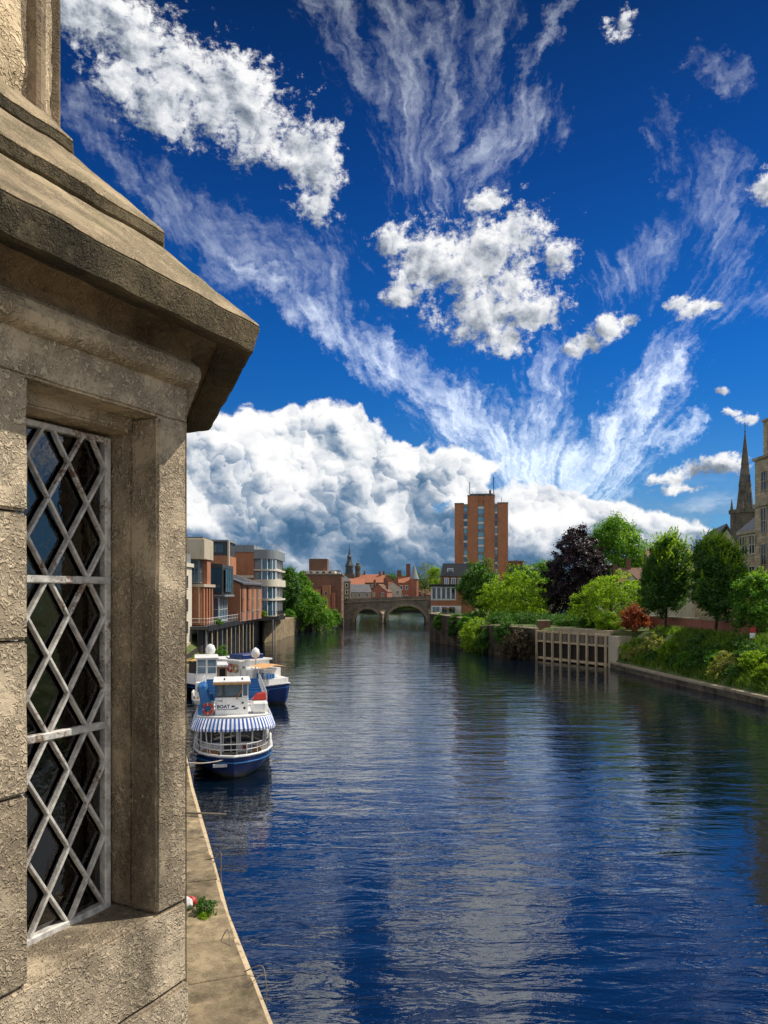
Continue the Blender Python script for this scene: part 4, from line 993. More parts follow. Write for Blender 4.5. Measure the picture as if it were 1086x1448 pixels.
for xx in (-.5, 16.4):
    MB().prism([(xx-1.3, 0), (xx, -2.4), (xx+1.3, 0)], -2, 3.2).build('cutwater', S_BRDG, t, bevel=.08); MB().prism([(xx-1.3, 0), (xx, -2.4), (xx+1.3, 0)], 3.2, [4.6, 3.3, 4.6]).build('cutwater_cap', S_COPE, t)
m_ = MB()
xs = np.linspace(-24, 32, 29)
for a, b in zip(xs[:-1], xs[1:]): m_.prism([(a, -.25), (b, -.25), (b, .2), (a, .2)], [zt_(a), zt_(b), zt_(b), zt_(a)], [zt_(a)+.28, zt_(b)+.28, zt_(b)+.28, zt_(a)+.28])
m_.build('string_course', S_COPE, t)
m_ = MB()
for a, b in zip(xs[:-1], xs[1:]): m_.prism([(a, -.05), (b, -.05), (b, .15), (a, .15)], [zt_(a)+.28, zt_(b)+.28, zt_(b)+.28, zt_(a)+.28], [zt_(a)+1.25, zt_(b)+1.25, zt_(b)+1.25, zt_(a)+1.25])
m_.build('parapet', S_BRDG, t)

# ================================================================== TOWN BEYOND THE BRIDGE
def house(x, y, z, w, d, h, rh, rz, mw, mr, label, ridge='x', chim=1, wins=(2, 2), group=None, name='brick_house', mf=None):
    t = thing(name, label, 'house', (x, y, z), rz, group)
    part_box('wall', mw, t, -w/2, w/2, 0, d, 0, h)
    o = .25
    if ridge == 'x':
        r_ = MB().mesh([(-w/2-o, -o, h), (w/2+o, -o, h), (w/2+o, d+o, h), (-w/2-o, d+o, h), (-w/2-o, d/2, h+rh), (w/2+o, d/2, h+rh)], [(0,1,5,4), (2,3,4,5), (3,0,4), (1,2,5), (3,2,1,0)])
    else:
        r_ = MB().mesh([(-w/2-o, -.0, h), (w/2+o, -.0, h), (w/2+o, d, h), (-w/2-o, d, h), (0, -o, h+rh), (0, d+o, h+rh)], [(0,4,5,3), (1,2,5,4), (3,2,1,0)])
        MB().mesh([(-w/2, 0, h+.002), (w/2, 0, h+.002), (0, 0, h+rh*.96)], [(0,1,2)]).build('gable', mw, t)
    rf = r_.build('roof', mr, t)
    for k in range(chim):
        cx = (-w*.36 if k == 0 else w*.36); c_ = MB().box(cx-.45, cx+.45, d/2-.4, d/2+.5, h+rh*.3, h+rh+1.5)
        for q in (-.22, .22): c_.bar((cx+q, d/2, h+rh+1.5), (cx+q, d/2, h+rh+2.0), .13, 6)
        c_.build('chimney', B_BROWN if mw is not B_BROWN else B_RED, rf)
    nx, nz = wins
    for i in range(nx):
        for j in range(nz):
            cx = -w/2 + w*(i+.5)/nx; cz = h*(j+.5)/nz
            window(t, 'F', cx-.5, cx+.5, cz-.75, cz+.75, 0, mf or M_WHITE, G_DARK, fw=.14, mull=1)
    return t
# (photo x, depth, base z, width, depth, eaves, roof rise, turn, wall, roof, ridge)
far_h = [
 (500, 318, 6.5, 9, 9, 7.0, 3.0, .1, B_RED, M_TILE, 'x', 'red brick house with a red tiled roof and one chimney nearest the church tower'),
 (521, 335, 6.5, 13, 9, 8.5, 3.2, -.1, B_BROWN, M_TILE, 'x', 'wide dark brick house with a red roof beyond the left arch'),
 (508, 290, 6.5, 9, 9, 4.2, 3.0, .2, M_CONC, M_SLATE, 'x', 'low grey house with a slate roof just behind the bridge parapet'),
 (535, 300, 6.5, 7, 10, 4.4, 3.0, -.2, B_RED, M_TILEB, 'y', 'small brick gable with a brown roof above the bridge pier'),
 (548, 345, 6.5, 8, 9, 8.6, 3.4, .15, B_RED, M_TILEB, 'y', 'tall brick gable house among the red roofs'),
 (556, 310, 6.5, 7, 9, 5.6, 2.8, .2, M_CREAM, M_TILE, 'y', 'cream gabled house with a red roof above the right arch'),
 (567, 330, 6.5, 6, 9, 6.2, 2.8, -.1, M_WHITE, M_SLATE, 'y', 'white gabled house with a slate roof above the right arch'),
 (575, 360, 6.5, 9, 9, 8.4, 3.2, .1, B_RED, M_SLATE, 'x', 'brick house with a slate roof left of the turreted house'),
 (590, 350, 6.5, 7, 8, 4.6, 2.4, .0, M_CREAM, M_TILE, 'x', 'low cream house with a red roof right of the turreted house'),
 (604, 330, 6.5, 8, 8, 3.2, 2.4, .1, B_RED, M_TILEB, 'x', 'low brick house half hidden by trees at the right end of the bridge'),
 (488, 360, 6.5, 11, 9, 9.0, 3.0, .0, M_CONC, M_SLATE, 'x', 'long pale house with a slate roof behind the domed church tower'),
 (530, 395, 6.5, 14, 9, 10.5, 3.2, .1, B_RED, M_TILE, 'x', 'long red roofed terrace furthest up the street'),
]
for i, (px, d, z, w, dd, h, rh, rz, mw, mr, rd, lab) in enumerate(far_h):
    house(sx(px, d), d, z, w, dd, h, rh, rz, mw, mr, lab, rd, chim=(i % 2) + 1, wins=(max(2, int(w/3)), 2 if h < 7 else 3), group=None)
# stone mill by the bridge foot
t = thing('stone_mill', 'square rubble stone building with a hipped grey roof beside the bridge', 'building', (sx(484, 280), 280, 5.8))
part_box('wall', S_ASH, t, -2.8, 2.8, 0, 8, 0, 8.8); MB().mesh([(-3, -.2, 8.8), (3, -.2, 8.8), (3, 8.2, 8.8), (-3, 8.2, 8.8), (-1.2, 4, 10.8), (1.2, 4, 10.8)], [(0,1,5,4), (1,2,5), (2,3,4,5), (3,0,4), (3,2,1,0)]).build('roof', M_SLATE, t)
for xx in (-2.1, -.5, 1.1):
    for zz in (1.5, 4.2, 6.6): window(t, 'F', xx, xx+1.0, zz, zz+1.5, 0, M_CREAM, G_DARK, fw=.14)
# domed church tower
t = thing('church_tower', 'dark church tower with an octagonal lantern and needle spire behind the red roofs', 'church', (sx(494, 335), 335, 6.5))
part_box('tower', S_ASH, t, -2.2, 2.2, -2.2, 2.2, 0, 12.0); MB().lathe((0,0,0), [(2.3,12),(2.3,12.5),(1.7,12.6),(1.7,15.4),(2.0,15.5),(1.9,16.0),(1.2,17.4),(.9,18.4),(.9,19.6),(1.1,19.7),(.5,20.6),(.14,23.6),(.05,25.6)], 8).build('lantern', M_DGREY, t)
for k in range(4): MB().bar((2.1*math.cos(k*1.571+.785), 2.1*math.sin(k*1.571+.785), 12), (2.1*math.cos(k*1.571+.785), 2.1*math.sin(k*1.571+.785), 14.6), .3, 6, .05).build('pinnacle', S_ASH, t)
t = thing('stone_turret', 'slim dark stone turret between the domed tower and the red roofs', 'tower', (sx(506, 340), 340, 6.5)); MB().lathe((0,0,0), [(1.2,0),(1.2,14.5),(1.4,14.6),(1.4,16),(.8,16.2),(.8,17.2),(.2,17.4)], 8).build('shaft', S_ASH, t); MB().bar((0,0,17.4), (0,0,18.6), .08).build('finial', M_IRON, t)
t = thing('turreted_house', 'red brick house with a round turret and tall chimneys behind the bridge', 'house', (sx(577, 320), 320, 6.5))
part_box('wall', B_RED, t, -4.5, 1.5, 0, 8, 0, 8.2); MB().lathe((2.6, .5, 0), [(1.7,0),(1.7,9.6),(2.0,9.7),(1.1,12.4),(.12,15.6)], 12).build('turret', B_RED, t); MB().lathe((2.6, .5, .02), [(2.05,9.7),(1.15,12.45),(.14,15.7)], 12).build('turret_roof', M_GREYC, t)
rf = MB().mesh([(-4.8,-.2,8.2),(1.7,-.2,8.2),(1.7,8.2,8.2),(-4.8,8.2,8.2),(-4.8,4,11.2),(1.7,4,11.2)], [(0,1,5,4),(2,3,4,5),(3,0,4),(1,2,5),(3,2,1,0)]).build('roof', M_TILE, t)
for xx in (-3.6, .2): part_box('chimney', B_BROWN, rf, xx-.9, xx+.9, 3.4, 4.6, 9, 16.2 if xx > -1 else 13.5)
for xx in (-3.4, -1.2):
    for zz in (1.2, 5.2): window(t, 'F', xx, xx+1.2, zz, zz+1.9, 0, M_WHITE, G_DARK, fw=.15)

# ================================================================== RIGHT BANK BUILDINGS
TW = 232.0
t = thing('brick_tower_block', 'tall orange brick tower block with narrow vertical window strips and roof masts', 'tower block', (sx(680.5, TW), TW, 5.0), -R(7.6))
u = TW / FPX
def lx(px): return (px - 680.5) * u
def lz(py): return 5.0 + 0 + (HYP - py) * u
ztop, zc = lz(712), lz(701)
piers = [(643, 655.6, ztop), (661.2, 675.6, zc), (684.4, 699.4, zc), (703.4, 718, ztop)]
for (a, b, zz) in piers: MB().box(lx(a), lx(b), 0, 14, 0, zz).build('brick_pier', B_TOWER, t)
part_box('back_wall', B_TOWER, t, lx(643)+.01, lx(718)-.01, 1.2, 13.9, 0, ztop-.6); part_box('core_wall', B_TOWER, t, lx(661.2)+.01, lx(699.4)-.01, .5, 13.8, ztop-.6, zc-.02)
for (a, b, zz) in piers: MB().box(lx(a)-.08, lx(b)+.08, -.1, 14.1, zz, zz+.28).build('coping', M_CONCD, t)
part_box('roof_room', M_DGREY, t, lx(664), lx(697), 2, 11, zc+.05, zc+.9)
strips = [(655.6, 661.2, ztop), (675.6, 684.4, zc), (699.4, 703.4, ztop)]
fl = 13
for si, (a, b, zz) in enumerate(strips):
    x0, x1 = lx(a)+.02, lx(b)-.02; z0 = 3.2; top = zz - (.9 if si != 1 else 1.6); hh = (top - z0) / fl
    for k in range(fl):
        zb = z0 + k*hh
        part_box('spandrel', M_WHITE if (k*7 + si) % 5 < 3 else M_GREYC, t, x0, x1, .48, 1.1, zb, zb+hh*.30)
        window(t, 'F', x0, x1, zb+hh*.31, zb+hh*.99, .62, M_GREYC, G_BLUE if (si != 1 and k % 3) else G_SKY, fw=.13, mull=0 if si != 1 else 1)
    part_box('strip_head', B_TOWER if si == 1 else M_GREYC, t, x0, x1, .4, 1.1, top, zz-.05)
for (px, h_, r_) in ((664, 4.6, .12), (698, 6.0, .13), (693, 2.0, .35), (709, 2.3, .07)): MB().bar((lx(px), 3, zc if px < 700 else ztop), (lx(px), 3, (zc if px < 700 else ztop)+h_), r_, 8).build('mast', M_DGREY, t)
railing(t, [(lx(662), .3), (lx(699), .3)], zc+.28, .9, M_GREYC, 1.2)
t2 = thing('tower_annex', 'low brown brick annexe standing on the right side of the tower block', 'building', (sx(726, 240), 240, 5.0), -R(8))
part_box('wall', B_BROWN, t2, -2.1, 3.0, 0, 10, 0, 15.0); part_box('roof', M_CONCD, t2, -2.3, 3.2, -.2, 10.2, 15.0, 15.4); part_box('wing', B_BROWN, t2, 3.0, 14, 2, 10, 0, 12.0); part_box('wing_roof', M_SLATE, t2, 2.9, 14.2, 1.8, 10.2, 12.0, 12.6)
for k in range(4): window(t2, 'F', 3.8+k*2.4, 5.4+k*2.4, 9.2, 11.2, 2.0, M_WHITE, G_DARK)
# low hotel wing on the water
t = thing('riverside_wing', 'low brick riverside wing with a long white framed window band and flat dark roof', 'building', (sx(610, 182), 182, 5.3), -R(3))
v = 182 / FPX
part_box('wall', B_ORANGE, t, 0, 9.5, 0, 14, 0, 7.0*.93); part_box('roof', M_BLACK, t, -.5, 9.8, -.7, 14.3, 6.52, 7.0)
part_box('window_surround', M_WHITE, t, -.05, 5.8, -.16, 0, 3.2, 6.5)
for k in range(5): window(t, 'F', .12+k*1.13, 1.12+k*1.13, 3.45, 6.3, -.165, M_WHITE, G_DARK, fw=.12)
part_box('ground_wall', M_WHITE, t, -.06, 7, -.12, 0, 0, 1.9)
for (a, b) in ((.2, 2.0), (2.4, 3.7), (4.1, 5.6)): window(t, 'F', a, b, .15, 1.75, -.125, M_WHITE, G_PALE if a < 1 else G_DARK, fw=.1, mull=1)
part_box('awning', M_TILE, t, 2.6, 5.6, -2.0, -.2, 1.3, 1.45)
t = thing('mansard_building', 'dark mansard roofed building with white dormers rising behind the riverside wing', 'building', (sx(624, 205), 205, 5.3), -R(3))
part_box('wall', B_BROWN, t, 0, 9, 0, 10, 0, 9.5); MB().mesh([(-.2,-.2,9.5),(9.2,-.2,9.5),(9.2,10,9.5),(-.2,10,9.5),(.5,.9,12.9),(9,.9,12.9),(9,9,12.9),(.5,9,12.9)], [(0,1,5,4),(1,2,6,5),(2,3,7,6),(3,0,4,7),(4,5,6,7)]).build('roof', M_DGREY, t)
for xx in (.8, 2.6, 4.4): window(t, 'F', xx, xx+1.2, 7.0, 9.0, 0, M_WHITE, G_PALE, fw=.15, mull=1)
window(t, 'F', 1.6, 3.2, 10.3, 11.6, .25, M_WHITE, G_PALE, fw=.2)

# walls along the right bank
def river_wall(pts, zt0, label, mat, thick=.6, name='river_wall', pil=0):
    t = thing(name, label, 'wall', (pts[0][0], pts[0][1], 0)); bx_, by_ = pts[0]
    P = [(x-bx_, y-by_) for x, y in pts]; m_ = MB(); zt0 = zt0 if hasattr(zt0, '__len__') else [zt0]*len(P); cm = MB()
    for i in range(len(P)-1):
        a, b = P[i], P[i+1]; L_ = math.dist(a, b); n = (-(b[1]-a[1])/L_*thick, (b[0]-a[0])/L_*thick)
        k = max(1, int(L_/2.2))
        for j in range(k):
            s0, s1 = j/k, (j+1)/k; q0 = (a[0]+(b[0]-a[0])*s0, a[1]+(b[1]-a[1])*s0); q1 = (a[0]+(b[0]-a[0])*s1, a[1]+(b[1]-a[1])*s1)
            h0 = zt0[i]+(zt0[i+1]-zt0[i])*s0; h1 = zt0[i]+(zt0[i+1]-zt0[i])*s1
            f = [q0, q1, (q1[0]+n[0], q1[1]+n[1]), (q0[0]+n[0], q0[1]+n[1])]
            m_.prism(f, -1.5, [h0, h1, h1, h0]); cm.prism([(p[0]-n[0]*.18, p[1]-n[1]*.18) if r < 2 else (p[0]+n[0]*.1, p[1]+n[1]*.1) for r, p in enumerate(f)], [h0+.003, h1+.003, h1+.003, h0+.003], [h0+.22, h1+.22, h1+.22, h0+.22])
        if pil:
            for j in range(pil):
                s = (j+.15)/pil; c = (a[0]+(b[0]-a[0])*s - n[0]*.5, a[1]+(b[1]-a[1])*s - n[1]*.5)
                MB().box(c[0]-.35, c[0]+.35, c[1]-.3, c[1]+.3, -1.5, zt0[i]+.3).build('pier', mat, t)
    m_.build('wall', mat, t); cm.build('coping', S_COPE, t, bevel=.03); return t
S_DWALL = stone('dark_river_wall', (0.15, 0.12, 0.085), (0.09, 0.075, 0.055), (0.02, 0.018, 0.014), scale=0.25, courses=(1.2, .5, .02), bmp=.7, moss=.6, stainlo=.42)
river_wall([(17.0, 205), (10.2, 161.6), (15.0, 144.6)], [5.2, 5.8, 5.4], 'dark concrete river wall at the corner below the riverside wing', S_DWALL, -.6, pil=3)
river_wall([(15.0, 144.4), (18.5, 127.6), (23.6, 117.6)], [3.6, 4.7, 4.6], 'mossy stone river wall overgrown with brambles left of the timber wharf', S_DWALL, -.6, pil=2)
# timber wharf
t = thing('timber_wharf', 'pale timber framed wharf with dark gaps between its posts and a sunlit top', 'wharf', (23.6, 117.4, 0))
a, b = Vector((0, 0, 0)), Vector((7.1, -12.6, 0)); dr = (b-a).normalized(); nn = Vector((dr.y, -dr.x, 0)) * -1
if nn.y > 0: nn = -nn
def wb(m_, s0, s1, o0, o1, z0, z1):
    p = [a+dr*s0+nn*o0, a+dr*s1+nn*o0, a+dr*s1+nn*o1, a+dr*s0+nn*o1]; m_.prism([(q.x, q.y) for q in p], z0, z1)
LW = (b-a).length
m_ = MB(); wb(m_, 0, LW, -.5, .05, -1.5, 4.0); m_.build('backing_planks', M_TIMBD, t)  # near-black planks put the shade of the gaps into the colour
for k in range(9):
    s = k*(LW-.3)/8; m_ = MB(); wb(m_, s, s+.24, .33, .62, -1.5, 4.55); m_.build('post', M_TIMB, t)
for z0, z1 in ((.2, .55), (2.75, 3.05), (4.2, 4.5)): m_ = MB(); wb(m_, .02, LW, .1, .328, z0, z1); m_.build('rail', M_TIMB, t)
for k in range(16):
    s = k*LW/16; m_ = MB(); wb(m_, s+.05, s+LW/16-.05, .06, .22, 3.1, 4.1); m_.build('panel', M_CONCD, t)
m_ = MB(); wb(m_, 3.0, LW-.3, -3.2, -.52, 4.1, 4.95); m_.build('top_slab', S_COPE, t)
m_ = MB(); wb(m_, LW+.02, LW+1.7, -2.5, .2, -1.5, 4.3); m_.build('end_wall', M_CONC, t)
# low stone edge that sweeps to the right
edge = [(30.9, 104.2), (31.2, 98), (32.1, 87), (33.0, 78), (34.1, 68), (35.6, 62.5), (37.2, 57.5), (42, 48), (50, 30)]
t = thing('stone_river_edge', 'low pale stone kerb wall curving along the planted right bank', 'wall', (30.9, 104.2, 0))
m_ = MB(); m2 = MB()
pts = []
for p, q in zip(edge[:-1], edge[1:]):
    for j in range(3): pts.append((p[0]+(q[0]-p[0])*j/3 - 30.9, p[1]+(q[1]-p[1])*j/3 - 104.2))
for i, (p, q) in enumerate(zip(pts[:-1], pts[1:])):
    L_ = math.dist(p, q); n = ((q[1]-p[1])/L_, -(q[0]-p[0])/L_); n = n if n[0] < 0 else (-n[0], -n[1])
    e = .012/L_; p2 = (p[0]+(q[0]-p[0])*e, p[1]+(q[1]-p[1])*e); q2 = (q[0]-(q[0]-p[0])*e, q[1]-(q[1]-p[1])*e)
    m_.prism([(p[0]+n[0]*.25, p[1]+n[1]*.25), (p[0]-n[0]*.5, p[1]-n[1]*.5), (q[0]-n[0]*.5, q[1]-n[1]*.5), (q[0]+n[0]*.25, q[1]+n[1]*.25)], -1.5, .62)
    dz = random.uniform(-.015, .015); m2.prism([(p2[0]+n[0]*.33, p2[1]+n[1]*.33), (p2[0]-n[0]*.75, p2[1]-n[1]*.75), (q2[0]-n[0]*.75, q2[1]-n[1]*.75), (q2[0]+n[0]*.33, q2[1]+n[1]*.33)], .624, .92+dz)
m_.build('wall', S_WALL, t, merge=True); m2.build('coping', S_COPE, t, bevel=.03)
# brick boundary wall and path behind the planted slope
tag(MB().prism([(36.5, 103), (42.5, 72), (46.5, 72), (40.5, 103)], 5.02, 5.12).build('path', M_CONCD), kind='structure')
t = thing('brick_boundary_wall', 'long low brick wall with a stone coping behind the two round trees', 'wall', (37.2, 108, 5.0))
P = [(0, 0), (3.2, -14), (7.5, -30), (11.5, -44)]; m_ = MB(); m2 = MB()
for p, q in zip(P[:-1], P[1:]): m_.prism([p, q, (q[0]+.35, q[1]+.1), (p[0]+.35, p[1]+.1)], -.6, 1.75); m2.prism([(p[0]-.08, p[1]), (q[0]-.08, q[1]), (q[0]+.43, q[1]+.1), (p[0]+.43, p[1]+.1)], 1.753, 1.95)
m_.build('wall', B_RED, t); m2.build('coping', S_COPE, t)
# houses behind the trees
house(sx(893, 132), 132, 5.2, 6, 8, 5.2, 3.0, -.15, M_CREAM, M_TILE, 'cream house with a red roof peeping out left of the round trees', 'y', 1, (2, 2))
house(sx(755, 200), 200, 5.4, 12, 9, 8.5, 3.2, -.1, B_RED, M_SLATE, 'brick house with a slate roof behind the tower trees', 'x', 2, (4, 3))
house(sx(925, 150), 150, 5.4, 12, 9, 6.5, 3.4, -.2, B_RED, M_TILEB, 'brick house with a brown roof hidden behind the round trees', 'x', 1, (4, 2))
# grey gabled hall
HD = 120.0
t = thing('gabled_hall', 'stone hall with a steep grey slate roof and pale gable behind the right hand trees', 'building', (sx(1026, HD), HD, 5.0), -R(14))
part_box('wall', S_BLDG, t, -4.2, 6.5, 0, 16, 0, 9.6)
MB().mesh([(-3.4, .01, 9.6), (3.6, .01, 9.6), (.2, .01, 15.2)], [(0, 1, 2)]).build('gable', M_CREAM, t)
MB().mesh([(-4.6,-.4,9.3),(3.9,-.4,9.3),(.1,-.4,16.0),(-4.6,16,9.3),(3.9,16,9.3),(.1,16,16.0),(.1,-.4,15.6),(-4.3,-.4,9.0),(3.6,-.4,9.0),(-4.3,16,9.0),(3.6,16,9.0),(.1,16,15.6)], [(0,2,5,3),(2,1,4,5),(0,7,6,2),(2,6,8,1),(7,9,11,6),(6,11,10,8)]).build('roof', M_SLATE, t)
MB().mesh([(2.2,-1.2,9.6),(7.6,-1.2,9.6),(7.6,10,9.6),(2.2,10,9.6),(3.4,2.5,15.2),(7.6,2.5,17.0),(7.6,8,17.0),(3.4,8,15.2)], [(0,1,5,4),(1,2,6,5),(2,3,7,6),(3,0,4,7),(4,5,6,7)]).build('hipped_roof', M_SLATE, t)
part_box('chimney', B_BROWN, t, -9.3, -8.2, 3, 4, 6, 12.4); part_box('side_wing', M_CREAM, t, -11, -4.2, 2, 12, 0, 10.2); MB().mesh([(-11.3,1.7,10.2),(-4.2,1.7,10.2),(-4.2,12,10.2),(-11.3,12,10.2),(-11.3,7,12.6),(-4.2,7,12.6)], [(0,1,5,4),(2,3,4,5),(3,0,4),(3,2,1,0)]).build('wing_roof', M_TILEB, t)
window(t, 'F', -.7, 1.1, 10.4, 12.8, .0, M_CREAM, G_DARK, fw=.14, mull=1)
# spired church
SD = 150.0
t = thing('church_spire', 'dark stone church tower with a tall slender octagonal spire at the right', 'church', (sx(1053.5, SD), SD, 5.0), R(10))
s_ = SD/FPX; zt = (HYP-745)*s_ + 5; part_box('tower', S_ASH, t, -1.9, 1.9, -1.9, 1.9, 0, zt + 3.2)
for k in range(4): MB().bar((1.7*(1 if k in (0,3) else -1), 1.7*(1 if k < 2 else -1), zt+3.2), (1.7*(1 if k in (0,3) else -1), 1.7*(1 if k < 2 else -1), zt+5.6), .32, 6, .04).build('pinnacle', S_ASH, t)
part_box('parapet', S_ASH, t, -2.1, 2.1, -2.1, 2.1, zt+2.6, zt+3.4)
zs, ze = zt+3.3, (HYP-612)*s_ + 5
MB().lathe((0,0,0), [(1.62, zs), (1.14, zs+(ze-zs)*.30), (1.20, zs+(ze-zs)*.31), (.70, zs+(ze-zs)*.58), (.75, zs+(ze-zs)*.59), (.09, ze), (.16, ze+.3), (.05, ze+.6)], 8, R(22.5)).build('spire', S_ASH, t)
MB().bar((0,0,ze+.5), (0,0,ze+2.0), .06).bar((-.4,0,ze+1.5), (.4,0,ze+1.5), .05).build('cross', M_IRON, t)
for k, (zz, hh) in enumerate(((zs+1.0, 2.2), (zs+(ze-zs)*.36, 1.4))):
    window(t, 'F', -.35, .35, zz, zz+hh, -1.42 if k == 0 else -1.02, S_ASH, G_DARK, fw=.1)
# tall honey stone building at the right border
t = thing('honey_stone_building', 'tall honey coloured stone building with dark mullioned windows at the right border', 'building', (48.5, 105, 5.0), -R(90))
w_ = 105/FPX; zA = (HYP-757)*w_+5
part_box('wall', S_BLDG, t, 0, 5.2, 0, 12, 0, zA)
for zz in ((HYP-828)*w_+5, (HYP-786)*w_+5):
    for xx in (.9, 2.9): window(t, 'F', xx, xx+1.7, zz, zz+2.6, 0, M_CREAM, G_DARK, fw=.16, mull=1, tran=1)
part_box('cornice', S_COPE, t, -.25, 5.1, -.3, 11, zA, zA+.4)
for xx in (.3, 1.3, 2.3, 3.3): window(t, 'F', xx, xx+.8, zA-1.5, zA-.3, 0, S_COPE, G_DARK, fw=.08)
MB().mesh([(-.3,-.3,zA+.4),(5.1,-.3,zA+.4),(5.1,11,zA+.4),(-.3,11,zA+.4),(1.5,4,zA+4.4),(5.1,4,zA+4.4)], [(0,1,5,4),(2,3,4,5),(3,0,4),(3,2,1,0),(1,2,5)]).build('roof', M_SLATE, t)
w_ = 99.5/FPX; z2 = (HYP-652)*w_+5
part_box('tower_wall', S_BLDG, t, 5.2, 16, -.35, 12, 0, z2); part_box('string_course', S_COPE, t, 5.05, 16.1, -.55, 12, z2-6.0, z2-5.6); part_box('string_course', S_COPE, t, 5.0, 16.1, -.6, 12, z2, z2+.35); part_box('string_course', S_COPE, t, 5.1, 16.1, -.5, 12, z2-14.6, z2-14.3)
part_box('upper_wall', S_BLDG, t, 6.7, 16, 0, 12, z2+.35, (HYP-600)*w_+5); part_box('upper_coping', S_COPE, t, 6.55, 16, -.15, 12, (HYP-600)*w_+5, (HYP-597)*w_+5)
for zz, hh in ((z2-4.2, 2.6), (z2-9.6, 3.4), (z2-13.6, 2.8), (z2-19, 3)):
    for xx in (6.9, 9.8, 12.6): window(t, 'F', xx, xx+1.5, zz, zz+hh, -.35, S_COPE, G_DARK, fw=.16, mull=1, tran=1)
# ------------------------------------------------------------------ vegetation
L_DARK = leaf('dark_green_leaves', (0.025, 0.083, 0.014), (0.122, 0.268, 0.028), .38)
L_MID = leaf('mid_green_leaves', (0.043, 0.144, 0.014), (0.216, 0.418, 0.031), .45)
L_LIME = leaf('lime_green_leaves', (0.121, 0.242, 0.012), (0.436, 0.557, 0.036), .48)
L_TIP = leaf('pale_shoot_leaves', (0.20, 0.34, 0.015), (0.46, 0.58, 0.05), .5)
L_COPPER = leaf('copper_leaves', (0.016, 0.009, 0.015), (0.070, 0.040, 0.055), .20)
L_RED = leaf('red_leaves', (0.16, 0.032, 0.015), (0.52, 0.13, 0.05), .4)
L_PALE = leaf('pale_leaves', (0.13, 0.16, 0.05), (0.26, 0.29, 0.10), .35)
L_BRAMB = leaf('bramble_leaves', (0.030, 0.030, 0.014), (0.12, 0.075, 0.035), .2)
L_GRASS = leaf('grass_blades', (0.043, 0.101, 0.009), (0.263, 0.387, 0.044), .4)
L_REED = leaf('dry_grass_blades', (0.22, 0.24, 0.05), (0.50, 0.48, 0.14), .4)
M_BARK = plain('bark', (0.060, 0.042, 0.028), 0.95, 0.5, 2.0, dirt=0.4, bmp=0.6)

def leaf_quads(c, nrm, ax, ln, wd):
    """diamond leaves at c facing nrm with long axis ax"""
    ax = ax - nrm * np.sum(ax*nrm, 1, keepdims=True); ax /= np.linalg.norm(ax, axis=1, keepdims=True) + 1e-9
    bx = np.cross(nrm, ax); ln = ln[:, None]; wd = wd[:, None]
    fold = nrm * wd * .25
    v = np.stack([c - ax*ln*.5, c + bx*wd*.5 + fold, c + ax*ln*.5, c - bx*wd*.5 + fold], 1).reshape(-1, 3)
    return v, np.arange(len(c)*4).reshape(-1, 4)
def unit(n): v = rng.normal(size=(n, 3)); return v / np.linalg.norm(v, axis=1, keepdims=True)

def crown_pts(blobs, nclump, per, sig, frond=0.0, droop=0.5, fill=.12, rag=.16, up=.25):
    """leaf clumps over the outside of overlapping ellipsoids"""
    blobs = np.array(blobs, float); wt = (blobs[:,3]*blobs[:,4] + blobs[:,4]*blobs[:,5] + blobs[:,3]*blobs[:,5]); wt /= wt.sum()
    cen = []; out = []
    while len(cen) < nclump:
        b = blobs[rng.choice(len(blobs), p=wt)]; d = unit(1)[0]
        if d[2] < -.55 and rng.random() < .6: continue
        r = 1 + rng.normal() * rag - (.35 * rng.random() if rng.random() < .25 else 0)
        p = b[:3] + d * b[3:6] * r
        q = np.sqrt((((p - blobs[:, :3]) / blobs[:, 3:6])**2).sum(1))
        if q.min() < .62: continue
        cen.append(p); out.append(d)
    cen = np.array(cen); out = np.array(out); n = nclump * per
    ci = np.repeat(np.arange(nclump), per); size = rng.uniform(.6, 1.35, nclump)[ci][:, None]
    t = rng.random((n, 1)) ** .8
    dirv = out[ci] + np.array([0, 0, up]); dirv += rng.normal(size=(nclump, 3))[ci]*.35; dirv /= np.linalg.norm(dirv, axis=1, keepdims=True)
    off = rng.normal(size=(n, 3)) * sig * size * (1 if not frond else (1.1 - t*.75)) * np.array([1, 1, .75])
    c = cen[ci] + off
    if frond:
        c = c + dirv * frond * t * size; c[:, 2] -= (droop * frond * t[:, 0]**2 * size[:, 0])
    nf = int(n * fill); b = blobs[rng.choice(len(blobs), nf, p=wt)]; c[:nf] = b[:, :3] + unit(nf) * b[:, 3:6] * rng.random((nf, 1))**.33 * .9
    nrm = out[ci]*.9 + rng.normal(size=(n, 3))*.75 + np.array([0, 0, .35]); nrm /= np.linalg.norm(nrm, axis=1, keepdims=True)
    ax = (dirv if frond else rng.normal(size=(n, 3))) + rng.normal(size=(n, 3))*.45 - np.array([0, 0, .25])
    return c, nrm, ax, cen
